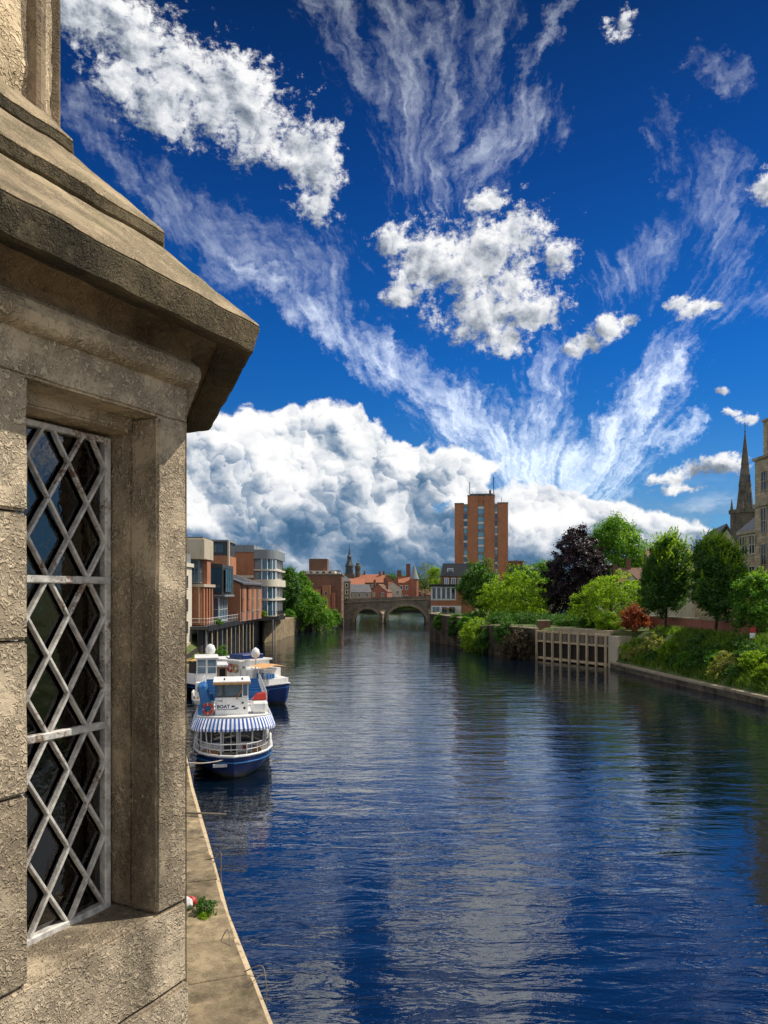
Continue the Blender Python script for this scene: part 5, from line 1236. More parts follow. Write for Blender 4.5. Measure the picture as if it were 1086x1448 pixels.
def limbs(mb_, z0, z1, r, targets, wob=.25):
    n = 5; pts = [Vector((mnoise.noise(Vector((i*1.7, r*9, z1)))*wob*r*3 if i else 0, mnoise.noise(Vector((r*5, i*1.3, z1)))*wob*r*3 if i else 0, z0 + (z1-z0)*i/n)) for i in range(n+1)]
    rr = [r*(1.35 if i == 0 else 1.0 - .45*i/n) for i in range(n+1)]
    for i in range(n): mb_.bar(pts[i], pts[i+1], rr[i], 8, rr[i+1])
    for tg in targets:
        tg = Vector(tg); st = pts[random.randint(3, n)]; mid = st.lerp(tg, .5) + Vector((random.uniform(-.3,.3), random.uniform(-.3,.3), random.uniform(.1,.6)))
        mb_.bar(st, mid, r*.38, 6, r*.22); mb_.bar(mid, tg, r*.22, 5, r*.06)
        for k in range(2):
            e = tg + Vector((random.uniform(-1,1), random.uniform(-1,1), random.uniform(0,1))) * (r*4); mb_.bar(mid.lerp(tg, .6), e, r*.10, 4, r*.03)
def plant(name, label, cat, loc, blobs, mat, nclump, per, sig, ll, lw=.55, trunk=None, group=None, tip=None, **kw):
    t = thing(name, label, cat, loc, 0, group)
    c, nrm, ax, cen = crown_pts(blobs, nclump, per, sig, **kw)
    n = len(c); ln = ll * rng.uniform(.65, 1.4, n); v, q = leaf_quads(c, nrm, ax, ln, ln*lw)
    np_mesh('crown' if trunk else 'foliage', v, q, mat, t)
    if tip:                                             # paler young shoots on top and viewer's side; their colour lightens shaded crowns
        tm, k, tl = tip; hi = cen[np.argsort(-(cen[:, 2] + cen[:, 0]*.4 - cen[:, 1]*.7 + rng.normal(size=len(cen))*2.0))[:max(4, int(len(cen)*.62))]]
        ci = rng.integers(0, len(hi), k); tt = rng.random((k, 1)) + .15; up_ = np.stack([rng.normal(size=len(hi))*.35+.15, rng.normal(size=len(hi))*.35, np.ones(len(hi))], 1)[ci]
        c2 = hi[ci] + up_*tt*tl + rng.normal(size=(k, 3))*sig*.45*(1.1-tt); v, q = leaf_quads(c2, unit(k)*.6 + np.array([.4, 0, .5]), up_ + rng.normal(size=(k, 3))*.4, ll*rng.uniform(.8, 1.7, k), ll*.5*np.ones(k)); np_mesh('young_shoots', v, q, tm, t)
    m_ = MB()
    if trunk:
        z1, r = trunk; pick = cen[rng.choice(len(cen), min(7, len(cen)), replace=False)]; ctr = np.array(blobs, float)[:, :3].mean(0)
        limbs(m_, -.3, z1, r, [ctr + (p-ctr)*.75 for p in pick]); m_.build('trunk', M_BARK, t, smooth=True)
    else:
        for p in cen[rng.choice(len(cen), min(5, len(cen)), replace=False)]: m_.bar((0, 0, -.2), tuple(p*np.array([.7, .7, .7])), .05*max(1, ll*3), 5, .02)
        m_.build('stem', M_BARK, t)
    return t
def at_px(pl, pr, d):  return (sx((pl+pr)/2, d)), (pr-pl)/FPX*d
def round_blobs(w, z0, z1, k=7, sq=1.0):
    """a broad uneven crown between heights z0 and z1"""
    h = z1-z0; out = [(0, 0, z0+h*.48, w*.41, w*.41*sq, h*.43)]
    for i in range(k):
        a = 2*math.pi*i/k + random.uniform(-.3, .3); f = random.uniform(.15, .85)
        rad = w*.30*(1-abs(f-.42)*1.0); s_ = w*random.uniform(.18, .25)
        out.append((math.cos(a)*rad, math.sin(a)*rad*sq, z0+h*f, s_, s_*sq, s_*random.uniform(.8, 1.1)*min(1.3, h/w)))
    out.append((random.uniform(-.05, .05)*w, 0, z0+h*.82, w*.2, w*.2*sq, h*.17)); return out
def zz_(py, d, base): return sz(py, d) - base

def tree(pl, pr, ytop, ybot, d, base, mat, label, nc=240, per=66, ll=.36, name='broadleaf_tree', sig=None, k=8, tr=.24, z1=None, **kw):
    x, w = at_px(pl, pr, d); top = zz_(ytop, d, base); bot = zz_(ybot, d, base)
    return plant(name, label, 'tree', (x, d, base), round_blobs(w*.97, max(.6, bot), top, k), mat, nc, per, sig or w*.050, ll, trunk=(max(bot+.4, (bot+top)*.42) if z1 is None else z1, tr), **kw)

# -- right bank
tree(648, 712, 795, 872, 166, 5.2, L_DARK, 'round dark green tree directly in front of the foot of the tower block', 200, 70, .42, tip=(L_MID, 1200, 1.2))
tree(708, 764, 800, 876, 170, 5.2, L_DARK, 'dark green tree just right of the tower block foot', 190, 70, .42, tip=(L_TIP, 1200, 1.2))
tree(744, 792, 796, 880, 160, 5.0, L_MID, 'mid green tree tucked against the left side of the copper beech', 180, 64, .38)
tree(678, 728, 826, 882, 148, 5.0, L_LIME, 'feathery lime green tree on the lawn in front of the dark round tree', 130, 60, .34, frond=1.7, droop=.5, sig=.35, rag=.2, tr=.16, name='feathery_tree')
tree(712, 768, 812, 882, 144, 5.0, L_LIME, 'second feathery lime green tree on the lawn nearer the copper beech', 140, 60, .34, frond=1.9, droop=.4, sig=.35, rag=.2, tr=.16, name='feathery_tree')
tree(775, 857, 750, 892, 138, 4.9, L_COPPER, 'large dark purple copper beech towering over the river wall', 520, 92, .36, name='copper_beech', k=20, tr=.4, sig=.42, frond=.8, droop=.7)
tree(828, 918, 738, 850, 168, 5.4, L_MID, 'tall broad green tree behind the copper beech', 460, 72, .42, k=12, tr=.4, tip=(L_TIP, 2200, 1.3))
tree(800, 836, 800, 868, 165, 5.4, L_MID, 'green tree filling the gap behind the copper beech trunk', 120, 60, .4)
tree(818, 908, 818, 892, 114, 4.9, L_LIME, 'spreading bright green tree leaning over the end of the wharf', 210, 66, .30, frond=1.8, droop=.6, sig=.34, rag=.2, tr=.16, name='feathery_tree', k=10)
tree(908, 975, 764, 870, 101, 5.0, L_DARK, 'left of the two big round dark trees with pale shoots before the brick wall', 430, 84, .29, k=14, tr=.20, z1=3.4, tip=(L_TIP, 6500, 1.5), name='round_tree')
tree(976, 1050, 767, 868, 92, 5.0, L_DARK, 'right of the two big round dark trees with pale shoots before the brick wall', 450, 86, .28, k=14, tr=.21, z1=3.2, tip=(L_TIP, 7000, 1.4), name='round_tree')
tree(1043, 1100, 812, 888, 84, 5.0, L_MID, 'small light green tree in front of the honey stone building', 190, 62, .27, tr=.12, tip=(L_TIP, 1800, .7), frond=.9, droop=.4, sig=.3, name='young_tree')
def bush(px, py, d, base, w, h, mat, label, nc=60, per=55, ll=.26, name='bush', **kw):
    kw.setdefault('sig', w*.07); sg = kw.pop('sig')
    return plant(name, label, 'bush', (sx(px, d), d, base), [(0, 0, h*.45, w*.42, w*.42, h*.45), (w*.22, w*.1, h*.35, w*.27, w*.27, h*.33), (-w*.25, -w*.1, h*.38, w*.25, w*.27, h*.36), (0, 0, h*.7, w*.22, w*.22, h*.28)], mat, nc, per, sg, ll, **kw)
bush(898, 875, 106, 5.0, 3.7, 3.4, L_RED, 'red leaved shrub beside the bright green tree', 120, 60, .24, name='red_shrub')
bush(860, 880, 108.5, 4.8, 3.2, 2.6, L_LIME, 'rounded yellow green bush at the right end of the wharf', 90, 60, .24)
bush(676, 900, 134.3, .0, 5.4, 5.6, L_LIME, 'large light green bush growing at the foot of the river wall', 130, 60, .30, frond=.8)
bush(692, 905, 130.0, .0, 3.8, 4.4, L_DARK, 'dark bush beside the light green one under the river wall', 80, 55, .28)
bush(644, 890, 147.4, 1.6, 2.8, 4.6, L_DARK, 'ivy hanging down the dark concrete river wall', 90, 55, .28, name='hanging_ivy')
bush(716, 890, 124.0, 1.6, 3.6, 4.4, L_DARK, 'dark climbing shrub on the mossy wall left of the brambles', 80, 55, .28, name='climbing_shrub')
bush(741, 905, 119.7, .3, 5.0, 4.4, L_BRAMB, 'brown bramble thicket tumbling down the wall beside the wharf', 130, 60, .28, name='bramble', frond=1.2, droop=1.3)
bush(727, 920, 121.6, .0, 2.6, 2.2, L_RED, 'small reddish bramble at the waterline left of the wharf', 50, 50, .26, name='bramble')
bush(672, 884, 150, 4.9, 4.0, 1.7, L_DARK, 'low dark hedge on top of the river wall under the lime trees', 60, 50, .28, name='hedge')
bush(622, 880, 155.6, 2.6, 2.4, 3.4, L_MID, 'ivy at the outer corner of the dark concrete river wall', 60, 50, .28, name='hanging_ivy')
bush(660, 885, 142.0, 2.4, 3.0, 3.4, L_MID, 'trailing green creeper left of the large light green bush', 70, 50, .28, name='hanging_ivy', frond=.8, droop=1.2)
for i, (px, d, w) in enumerate(((712, 134, 5.2), (745, 131, 5.6), (783, 128, 6.0), (812, 123, 5.6), (838, 118, 5.0))):  # hedges also fill in the dark shadow under the trees
    bush(px, 880, d, 4.7, w, 2.0, L_DARK, 'dark clipped hedge partly standing for shade ' + ['below the nearer feathery lime tree', 'right of the nearer feathery lime tree', 'under the left edge of the copper beech', 'under the right edge of the copper beech', 'behind the sunlit top of the wharf'][i], 80, 55, .26, name='hedge')
# shrubs on the planted slope, each one its own plant
slope_plants = [  # distance along y, inset, width, height, leaves, wording
 (102, 1.6, 2.6, 1.9, L_LIME, 'yellow green bush at the top corner of the planted slope', .8), (100, .9, 1.6, 1.2, L_REED, 'pale grassy clump nearest the end of the wharf', 1.0),
 (96.5, 2.0, 2.4, 2.2, L_REED, 'tall pale grassy clump below the red shrub', 1.2), (93, 3.0, 2.6, 1.9, L_MID, 'green bush halfway up the slope under the first round tree', .4),
 (91, 1.4, 1.7, 2.1, L_LIME, 'upright lime green shrub near the stone edge below the first round tree', 1.0), (87.5, 3.2, 2.8, 1.8, L_DARK, 'dark bush under the first round tree', .5),
 (86, 1.5, 2.0, 1.3, L_MID, 'low green bush by the stone edge between the two round trees', .7), (83, 3.0, 3.0, 2.0, L_DARK, 'dark bush between the two round trees', .5),
 (81, 1.7, 2.1, 1.6, L_MID, 'leafy green clump by the stone edge under the second round tree', .9), (78.5, 1.3, 1.5, 1.9, L_REED, 'spiky pale clump by the stone edge under the second round tree', 1.3),
 (78, 3.6, 2.8, 2.0, L_DARK, 'dark bush under the second round tree', .5), (75, 2.0, 2.2, 1.8, L_LIME, 'bright green clump in the middle of the right hand slope', 1.0),
 (73.5, 4.2, 2.9, 2.2, L_MID, 'large green bush near the sign post', .6), (71.5, 1.4, 1.5, 1.3, L_LIME, 'small lime clump by the stone edge near the right border', .9),
 (70, 3.4, 2.6, 2.3, L_DARK, 'dark bush at the right border', .5), (67.5, 1.6, 2.0, 1.5, L_MID, 'green clump by the stone edge at the right border', .8), (66, 3.6, 2.6, 2.2, L_MID, 'tall green bush cut by the right border', .6),
 (98, 3.4, 2.4, 1.9, L_DARK, 'dark bush beside the pale grassy clumps below the red shrub', .6), (94.5, 1.2, 1.5, 1.1, L_DARK, 'low dark clump by the stone edge left of the upright lime shrub', .7),
 (88.5, 1.3, 1.9, 1.2, L_DARK, 'low dark clump by the stone edge right of the upright lime shrub', .7), (84, 1.4, 1.6, 1.5, L_DARK, 'dark spiky clump by the stone edge between the round trees', 1.0),
 (76, 1.2, 1.5, 1.1, L_DARK, 'low dark clump by the stone edge under the small light tree', .7), (89, 4.6, 2.6, 1.8, L_DARK, 'dark bush at the top of the slope between the round trunks', .6), (81, 4.8, 2.6, 1.6, L_DARK, 'dark bush at the top of the slope beside the right round trunk', .6), (68.5, 5.0, 3.0, 2.2, L_DARK, 'dark bush behind the clumps at the right border', .6)]
def edge_x(y):
    for (x0, y0), (x1, y1) in zip(edge[:-1], edge[1:]):
        if y1 <= y <= y0: return x0 + (x1-x0)*(y0-y)/(y0-y1)
    return 31
for (y, o, w, h, m_, lab, fr) in slope_plants:
    h = h*1.1 if o < 2.5 else h*.78; x = edge_x(y) + o + .6; zb = .7 + (4.9-.7)*min(1, (o+.2)/6.0)
    t = bush(CXP + x/y*FPX, 0, y, zb - .1, w, h, m_, lab, 64, 52, .20, name='slope_shrub', frond=fr, droop=.55, sig=.17, up=.7)
# grass on the slope and top: nobody could count it
def grass(name, label, pts, h, mat, wd=.05):
    n = len(pts); c = np.array(pts, float); hh = h*rng.uniform(.5, 1.5, n); lean = rng.normal(size=(n, 2))*.35
    a = rng.random(n)*6.28; dx = np.stack([np.cos(a), np.sin(a), 0*a], 1)*wd*rng.uniform(.7, 1.6, n)[:, None]
    tip = c + np.stack([lean[:, 0]*hh, lean[:, 1]*hh, hh], 1); mid = c + np.stack([lean[:, 0]*hh*.35, lean[:, 1]*hh*.35, hh*.55], 1)
    v = np.stack([c-dx, c+dx, mid+dx*.8, mid-dx*.8, tip+dx*.08, tip-dx*.08], 1).reshape(-1, 3); b = np.arange(n)*6
    q = np.concatenate([np.stack([b, b+1, b+2, b+3], 1), np.stack([b+3, b+2, b+4, b+5], 1)])
    return tag(np_mesh(name, v, q, mat), label, 'grass', kind='stuff')
P = []
for _ in range(30000):
    y = rng.uniform(56, 104); o = rng.uniform(.5, 7.5); x = edge_x(y)+o
    if mnoise.noise(Vector((x*.5, y*.5, 0))) + rng.random()*.5 < .16: continue
    P.append((x, y, .72 + (4.9-.75)*min(1, max(0, o-.2)/(7.4 if y < 75 else 5.6))*(1.0) ))
grass('bank_grass', 'long green grass and weeds covering the planted river slope', P, .78, L_GRASS, .05)
P = [(sx(px, d), d, 5.05) for px, d in zip(rng.uniform(655, 800, 9000), rng.uniform(148, 200, 9000))]
grass('lawn', 'sunlit lawn under the trees by the tower block', P, .28, L_LIME, .12)

# -- left bank
tree(384, 428, 803, 890, 196, 4.6, L_DARK, 'dark green tree rising beside the corner apartment block', 260, 70, .42, tip=(L_MID, 1400, 1.2), tr=.3)
tree(414, 442, 808, 868, 214, 5.2, L_MID, 'smaller tree behind the dark one left of the warehouse', 150, 60, .42)
x, w = at_px(398, 461, 208)
plant('weeping_tree', 'spreading light green tree whose branches weep down to the river', 'tree', (x, 208, 1.0), [(0, 0, 5.2, w*.36, 3.6, 4.6), (w*.25, -1, 3.4, w*.26, 3, 3.4), (-w*.22, 0, 6.6, w*.26, 3, 3.0), (w*.1, -1, 7.4, w*.2, 2.6, 2.4), (w*.36, -.5, 2.0, w*.15, 2.2, 2.0)], L_MID, 330, 70, .42, .40, trunk=(5, .3), frond=2.2, droop=1.0, tip=(L_TIP, 2600, .9))
bush(474, 880, 232, .6, 3.2, 4.6, L_MID, 'light green bush in the corner between the warehouse and the bridge', 70, 50, .36)
bush(385, 870, 172, 4.9, 3.4, 2.4, L_MID, 'bush spilling over the sunlit wall beyond the terrace', 60, 50, .34)
bush(409, 875, 188, 3.6, 2.6, 2.6, L_MID, 'creeper hanging over the sunlit wall below the dark tree', 60, 50, .34, name='creeper')
bush(372, 858, 150, 5.5, 1.6, 1.3, L_LIME, 'small potted shrub at the far end of the terrace', 30, 40, .22)
bush(308, 865, 113, 5.5, 1.2, .9, L_MID, 'green planter shrub at the near end of the terrace', 30, 40, .18)
for (px, d, w_, h_, m_, lab) in ((281, 98, 1.5, 1.4, L_LIME, 'leafy plant at the foot of the cream building'), (300, 99, 2.0, 1.7, L_MID, 'green shrub on the quay in front of the stilts'), (314, 100.5, 1.8, 2.2, L_MID, 'taller green shrub on the quay in front of the stilts'), (272, 94, 1.2, 1.2, L_REED, 'dry grassy plant at the edge of the quay')):
    bush(px, 0, d, 1.0, w_, h_, m_, lab, 44, 46, .17, name='quay_shrub')
# -- beyond the bridge
def ftree(px, d, w, h, mat, label, nc=80, per=46, ll=.6, z1=None, **kw):
    return plant('distant_tree', label, 'tree', (sx(px, d), d, 6.2), round_blobs(w, h*.22, h, 6), mat, nc, per, w*.07, ll, trunk=(h*.45, .28), **kw)
ftree(601, 330, 11, 17.5, L_PALE, 'thin pale tree with open crown above the bridge', 90, 26, .5, fill=.02)
ftree(617, 300, 7, 14.0, L_LIME, 'bright green tree between the pale tree and the mansard roof', 80, 50, .5)
ftree(588, 345, 8, 13.0, L_DARK, 'dark tree left of the pale tree above the bridge')
ftree(608, 345, 9, 11.0, L_DARK, 'dark tree in front of the pale tree at the bridge end')
ftree(549, 400, 14, 14.0, L_DARK, 'dark distant treetop between the red roofs'); ftree(566, 420, 14, 13.5, L_MID, 'mid green distant treetop left of the turreted house')
for i, (px, w, h, m_) in enumerate(((505, 12, 7, L_LIME), (518, 10, 6, L_MID), (532, 12, 8, L_MID), (556, 10, 6, L_LIME), (572, 12, 7, L_LIME), (586, 12, 8, L_MID), (600, 12, 7, L_DARK))):
    plant('far_bank_bush', ['lime bush seen through the left arch at its left', 'green bush seen through the middle of the left arch', 'green bush seen through the left arch at its right', 'lime bush seen through the right arch at its left', 'lime bush seen through the middle of the right arch', 'green bush seen through the right arch', 'dark bush seen through the right arch at its right'][i], 'bush', (sx(px, 444), 444, 1.5), [(0, 0, h*.4, w*.5, 4, h*.45)], m_, 50, 40, .8, .8)
# trees that close the skyline between the buildings further back
for i, (px, d, w, h, m_, lab) in enumerate(((740, 260, 16, 15, L_DARK, 'dark tree behind the annexe of the tower block'), (768, 255, 18, 15, L_MID, 'green tree on the skyline left of the copper beech'), (930, 190, 16, 15, L_DARK, 'dark tree behind the round trees'), (975, 170, 14, 12, L_DARK, 'dark tree left of the gabled hall'))):
    plant('background_tree', lab, 'tree', (sx(px, d), d, 5.5), round_blobs(w, h*.15, h, 6), m_, 130, 50, w*.06, .5, trunk=(h*.4, .3))
# ------------------------------------------------------------------ boats
M_NAVY = plain('navy_hull_paint', (0.006, 0.026, 0.125), 0.25, 0.25, 0.8, dirt=0.2, spec=.6)
def hull_paint():
    m, g, p, o = mat_new('navy_hull_paint_stain_shade')
    co = obj_co(g); z = g.sep(co)[2]; n = g.noise(g.v('MULTIPLY', co, (1, 1, .4)), 3.0, 6, .65)
    zz = g.m('ADD', z, g.m('MULTIPLY', g.m('SUBTRACT', n, .5), .35))
    c = g.mix(g.ss(zz, .45, .12), (0.006, 0.028, 0.14, 1), (0.020, 0.022, 0.014, 1)); c = g.mix(g.m('MULTIPLY', g.ss(n, .56, .7), .5), c, (0.05, 0.06, 0.08, 1))  # low dark band: waterline fouling plus painted hull shade
    g._set(p.inputs['Base Color'], c); p.inputs['Roughness'].default_value = .3; return m
M_HULL = hull_paint()
M_BOATW = plain('white_boat_paint', (0.78, 0.77, 0.74), 0.35, 0.16, 1.4, dirt=0.30)
M_TAN = plain('tan_canvas', (0.58, 0.32, 0.13), 0.8, 0.25, 1.5, dirt=.2)
M_BSEAT = plain('blue_seat_plastic', (0.02, 0.13, 0.34), 0.4, 0.2, 2.0, dirt=.15)
M_RED = plain('red_paint', (0.42, 0.03, 0.022), 0.45, 0.25, 2.0)
M_WOOD = plain('varnished_wood', (0.42, 0.20, 0.07), 0.5, 0.35, 2.0, dirt=.3)
M_DECK = plain('boat_deck', (0.36, 0.33, 0.28), 0.8, 0.3, 1.0)
M_STEEL = plain('galvanised_rail', (0.62, 0.62, 0.60), 0.4, 0.2, 3.0, metal=.3)
def stripes():
    m, g, p, o = mat_new('striped_awning_cloth')
    at = g.n.new('ShaderNodeAttribute'); at.attribute_name = 'stripe'; f = at.outputs['Fac']
    w = g.m('GREATER_THAN', g.m('FRACT', f), 0.5)
    n = g.noise(obj_co(g), 3, 4)
    c = g.mix(w, (0.006, 0.085, 0.40, 1), (0.86, 0.86, 0.86, 1)); c = g.mix(g.m('MULTIPLY', n, .12), c, (0.35, 0.38, 0.42, 1))
    g._set(p.inputs['Base Color'], c); p.inputs['Roughness'].default_value = .8; return m
M_STRIPE = stripes()
def hull(parent, L, B, zb, zs, blunt=.30, mat=M_NAVY, trim=M_BOATW, flare=.82):
    """round bowed hull: y runs from the stem (0) aft; returns the rail outline"""
    ys = [0, .02, .06, .12, .20, .30, .45, .65, .85, 1.0]
    def hb(t): return B/2 * min(1, (1 - (1-min(1, t/blunt))**2.2)**.62) * (1 if t < .85 else 1 - (t-.85)*.5)
    def rz_(t): return zs + (zb-zs)*(1-min(1, t/.5))**2
    prof = [(.30, -.6), (.62, -.1), (flare, .25), (.93, .62), (1.0, 1.0)]
    vs = []; fs = []; n = len(prof)*2
    for t in ys:
        h = hb(t); z = rz_(t); row = []
        for f, k in prof:
            zz = k*z if k > 0 else k; yy = t*L + (1-f)*1.1*max(0, 1-t/.3)
            row.append((h*f, yy, zz))
        vs += [(-x, y, z2) for x, y, z2 in row[::-1]] + row
    for i in range(len(ys)-1):
        for j in range(n-1): fs.append((i*n+j, (i+1)*n+j, (i+1)*n+j+1, i*n+j+1))
    fs.append(tuple(range((len(ys)-1)*n, len(ys)*n)))
    m_ = MB().mesh(vs, fs); o = m_.build('hull', mat, parent, smooth=True, merge=True); o.data.set_sharp_from_angle(angle=R(50))
    rail = [(hb(t), t*L, rz_(t)) for t in ys]
    outline = [(-x, y, z) for x, y, z in rail[::-1]] + rail[1:]
    m_ = MB(); m_.path([Vector(p) + Vector((0, 0, .02)) for p in outline], .075, 6); m_.build('gunwale', trim, parent)
    m_ = MB(); m_.path([Vector((p[0]*1.0, p[1]*.995+.03, p[2]-.34)) for p in outline], .045, 6); m_.build('rubbing_strake', M_BSEAT, parent)
    dk = [(-x*.94, y+.06, z-.28) for x, y, z in rail[::-1]] + [(x*.94, y+.06, z-.28) for x, y, z in rail[1:]]
    MB().poly(dk).build('deck', M_DECK, parent)
    return rail
def life_ring(parent, c, ax, r=.33, both=(M_RED, M_BOATW)):
    o = MB().torus(c, ax, r, r*.27, 20, 8).build('life_ring', both[0], parent, smooth=True)
    a = Vector(ax).normalized(); u = a.orthogonal().normalized(); w = a.cross(u); m_ = MB()
    for k in range(4):
        d = (u*math.cos(k*1.5708+.78) + w*math.sin(k*1.5708+.78)); m_.torus(Vector(c)+d*r, d.cross(a), r*.29, r*.05, 10, 5)
    m_.build('band', both[1], o); MB().torus(c, ax, r*1.32, r*.045, 20, 5).build('grab_line', M_ROPE, o); return o
def text_mesh(parent, txt, size, loc, mat, name='lettering', rot=(R(90), 0, 0), bold=.0):
    cu = bpy.data.curves.new('lettering', 'FONT'); cu.body = txt; cu.size = size; cu.extrude = .006; cu.offset = bold; cu.align_x = 'LEFT'; cu.resolution_u = 3
    tmp = bpy.data.objects.new('lettering', cu); me = bpy.data.meshes.new_from_object(tmp); bpy.data.objects.remove(tmp); bpy.data.curves.remove(cu)
    o = link_mesh(name, me, mat, parent); o.location = loc; o.rotation_euler = rot; return o

# --- river tour boat with the striped awning
t = thing('tour_boat', 'blue hulled river tour boat with a blue and white striped awning and white wheelhouse', 'boat', (-8.05, 41.2, 0), R(11.5), None)
rail = hull(t, 17.0, 4.5, 1.25, 1.02, .26, M_HULL)
# saloon
SW = 1.85
def bowed(y0, w, k=.55, n=9):
    """outline of a bowed front of half width w"""
    return [(-w*math.cos(math.pi*i/(n-1)), y0 + k*(1-math.sin(math.pi*i/(n-1))**.8)) for i in range(n)]
m_ = MB(); m_.prism([(-SW, 3.1), (SW, 3.1), (SW, 15.6), (-SW, 15.6)], .72, 1.42); m_.build('saloon_wall', M_BOATW, t)
part_box('saloon_interior', M_BLACK, t, -SW+.05, SW-.05, 3.25, 15.5, 1.42, 2.92)
for (a, b) in ((-SW, -.62), (.35, SW)): window(t, 'F', a, b, 1.4, 2.92, 3.1, M_BOATW, G_DARK, fw=.08, mull=1, deep=.06)
window(t, 'F', -.6, .33, .74, 2.92, 3.1, M_BOATW, G_DARK, fw=.07, mull=1, name='door', deep=.05)
for k in range(7): window(t, 'R', 3.2+k*1.77, 4.9+k*1.77, 1.45, 2.85, SW-.02, M_BOATW, G_DARK, fw=.09, deep=.05); window(t, 'L', 3.2+k*1.77, 4.9+k*1.77, 1.45, 2.85, -SW+.02, M_BOATW, G_DARK, fw=.09, deep=.05)
def roof_outline(w, yf, k, ya, n=11):
    f = [(-w*math.cos(math.pi*i/(n-1)), yf + k*(1-math.sin(math.pi*i/(n-1)))) for i in range(n)]
    return f + [(w, ya), (-w, ya)]
m_ = MB(); m_.prism(roof_outline(2.08, 1.35, 1.25, 16.0), 2.95, 3.12); m_.build('upper_deck', M_BOATW, t, bevel=.03)
m_ = MB(); m_.path([(*p, 3.16) for p in roof_outline(2.05, 1.4, 1.25, 16.0)], .05, 6); m_.build('deck_edge', M_STEEL, t)
# awning skirt: sloping striped cloth with a scalloped hem
n = 61; top = []; hem = []; st = []
for i in range(n):
    th = math.pi*i/(n-1); th_ = th
    def pt(w, yf, k): return (-w*math.cos(th_), yf + k*(1-math.sin(th_)))
    a = pt(2.10, 1.33, 1.26); b = pt(2.34, 1.02, 1.30); sc_ = .06*abs(math.sin(i*math.pi/2.5))
    top.append((*a, 3.10)); hem.append((*b, 2.60 - sc_)); st.append(i*.5)
for yy in np.linspace(2.9, 6.4, 13): top.append((2.10, yy, 3.10)); hem.append((2.36, yy, 2.56)); st.append(st[-1]+.5)
pre_t = []; pre_h = []; pre_s = []
for i, yy in enumerate(np.linspace(6.4, 2.9, 13)): pre_t.append((-2.10, yy, 3.10)); pre_h.append((-2.36, yy, 2.56)); pre_s.append(-6.5 + i*.5)
top = pre_t+top; hem = pre_h+hem; st = pre_s+st; n = len(top)
me = bpy.data.meshes.new('striped_awning'); mid = [tuple((Vector(a)+Vector(b))/2 + Vector((0, 0, .03))) for a, b in zip(top, hem)]
drop = [(h[0], h[1], h[2]-.13) for h in hem]
rows_ = top+mid+hem+drop
me.from_pydata(rows_, [], [(r*n+i, r*n+i+1, (r+1)*n+i+1, (r+1)*n+i) for r in range(3) for i in range(n-1)])
at_ = me.attributes.new('stripe', 'FLOAT', 'CORNER'); q_ = []
for p_ in me.polygons:
    ids = [vi % n for vi in p_.vertices]; lo = min(st[i] for i in ids); q_ += [lo*1.0 + .25]*4
at_.data.foreach_set('value', q_)
link_mesh('striped_awning', me, M_STRIPE, t)
for x_, y_ in ((-2.2, 2.35), (-1.6, 1.55), (-.75, 1.15), (.2, 1.1), (1.1, 1.25), (1.8, 1.75), (2.2, 2.5)): MB().bar((x_*.88, y_+.25, .98), (x_*.95, y_+.12, 2.75), .035, 6).build('awning_pole', M_STEEL, t)
# rails round the bow
m_ = MB(); rp = [(x*.95, y+.08, z) for x, y, z in ([(-a, b, c) for a, b, c in rail[6:0:-1]] + rail[1:7])]
for h in (.33, .62): m_.path([(x, y, z+h) for x, y, z in rp], .028, 5)
for x, y, z in rp: m_.bar((x, y, z-.05), (x, y, z+.62), .03, 5)
m_.build('bow_rail', M_STEEL, t)
m_ = MB()
for i in range(10):
    s = i/9; m_.bar((1.55+.5*s, 1.55+1.6*s, 1.0), (1.55+.5*s, 1.55+1.6*s, 1.55), .02, 4)
m_.build('gate_bars', M_STEEL, t)
part_box('locker', M_WOOD, t, 1.1, 1.75, 2.2, 3.05, .75, 1.25); part_box('seat', M_WOOD, t, -1.7, -.9, 2.2, 3.0, .75, 1.15)
m_ = MB(); m_.path([(-1.3+.3*math.cos(a), 1.9+.3*math.sin(a), .80+.03*a/6) for a in np.linspace(0, 18, 40)], .035, 5); m_.build('rope_coil', M_ROPE, t)
for (x_, c_) in ((.52, M_RED), (.95, M_BSEAT)): part_box('notice', c_, t, x_, x_+.2, 3.03, 3.06, 1.02, 1.3)
# wheelhouse on the upper deck
wx0, wx1, wy = -1.02, .84, 2.7
m_ = MB(); m_.box(wx0, wx1, wy, wy+2.2, 3.12, 4.12); m_.build('wheelhouse', M_BOATW, t, bevel=.03)
part_box('wheelhouse_interior', M_BLACK, t, wx0+.06, wx1-.06, wy+.1, wy+2.1, 4.12, 4.94)
for (a, b) in ((wx0, wx0+.46), (wx0+.46, wx1-.36), (wx1-.36, wx1)): window(t, 'F', a, b, 4.12, 4.94, wy+.05, M_BOATW if b > .6 else M_DGREY, G_BLUE, fw=.06, deep=.05)
for k in range(2): window(t, 'R', wy+.1+k, wy+1.05+k, 4.12, 4.94, wx1-.06, M_BOATW, G_BLUE, fw=.06, deep=.06)
m_ = MB(); m_.prism([(wx0-.12, wy-.22), (wx1+.12, wy-.22), (wx1+.12, wy+2.35), (wx0-.12, wy+2.35)], 4.94, 5.06); m_.build('wheelhouse_roof', M_BOATW, t, bevel=.03)
part_box('roof_trim', M_TAN, t, wx0-.13, wx1+.13, wy-.25, wy-.222, 4.86, 4.98)
for x_ in (-.5, .5): MB().lathe((x_, wy+.4, 5.06), [(.05,0),(.05,.08),(.02,.12)], 8).build('roof_lamp', M_BLACK, t)
text_mesh(t, 'THE', .17, (wx0+.10, wy-.004, 3.86), M_NAVY); text_mesh(t, 'BOAT', .27, (wx0+.10, wy-.004, 3.50), M_NAVY, bold=.008)
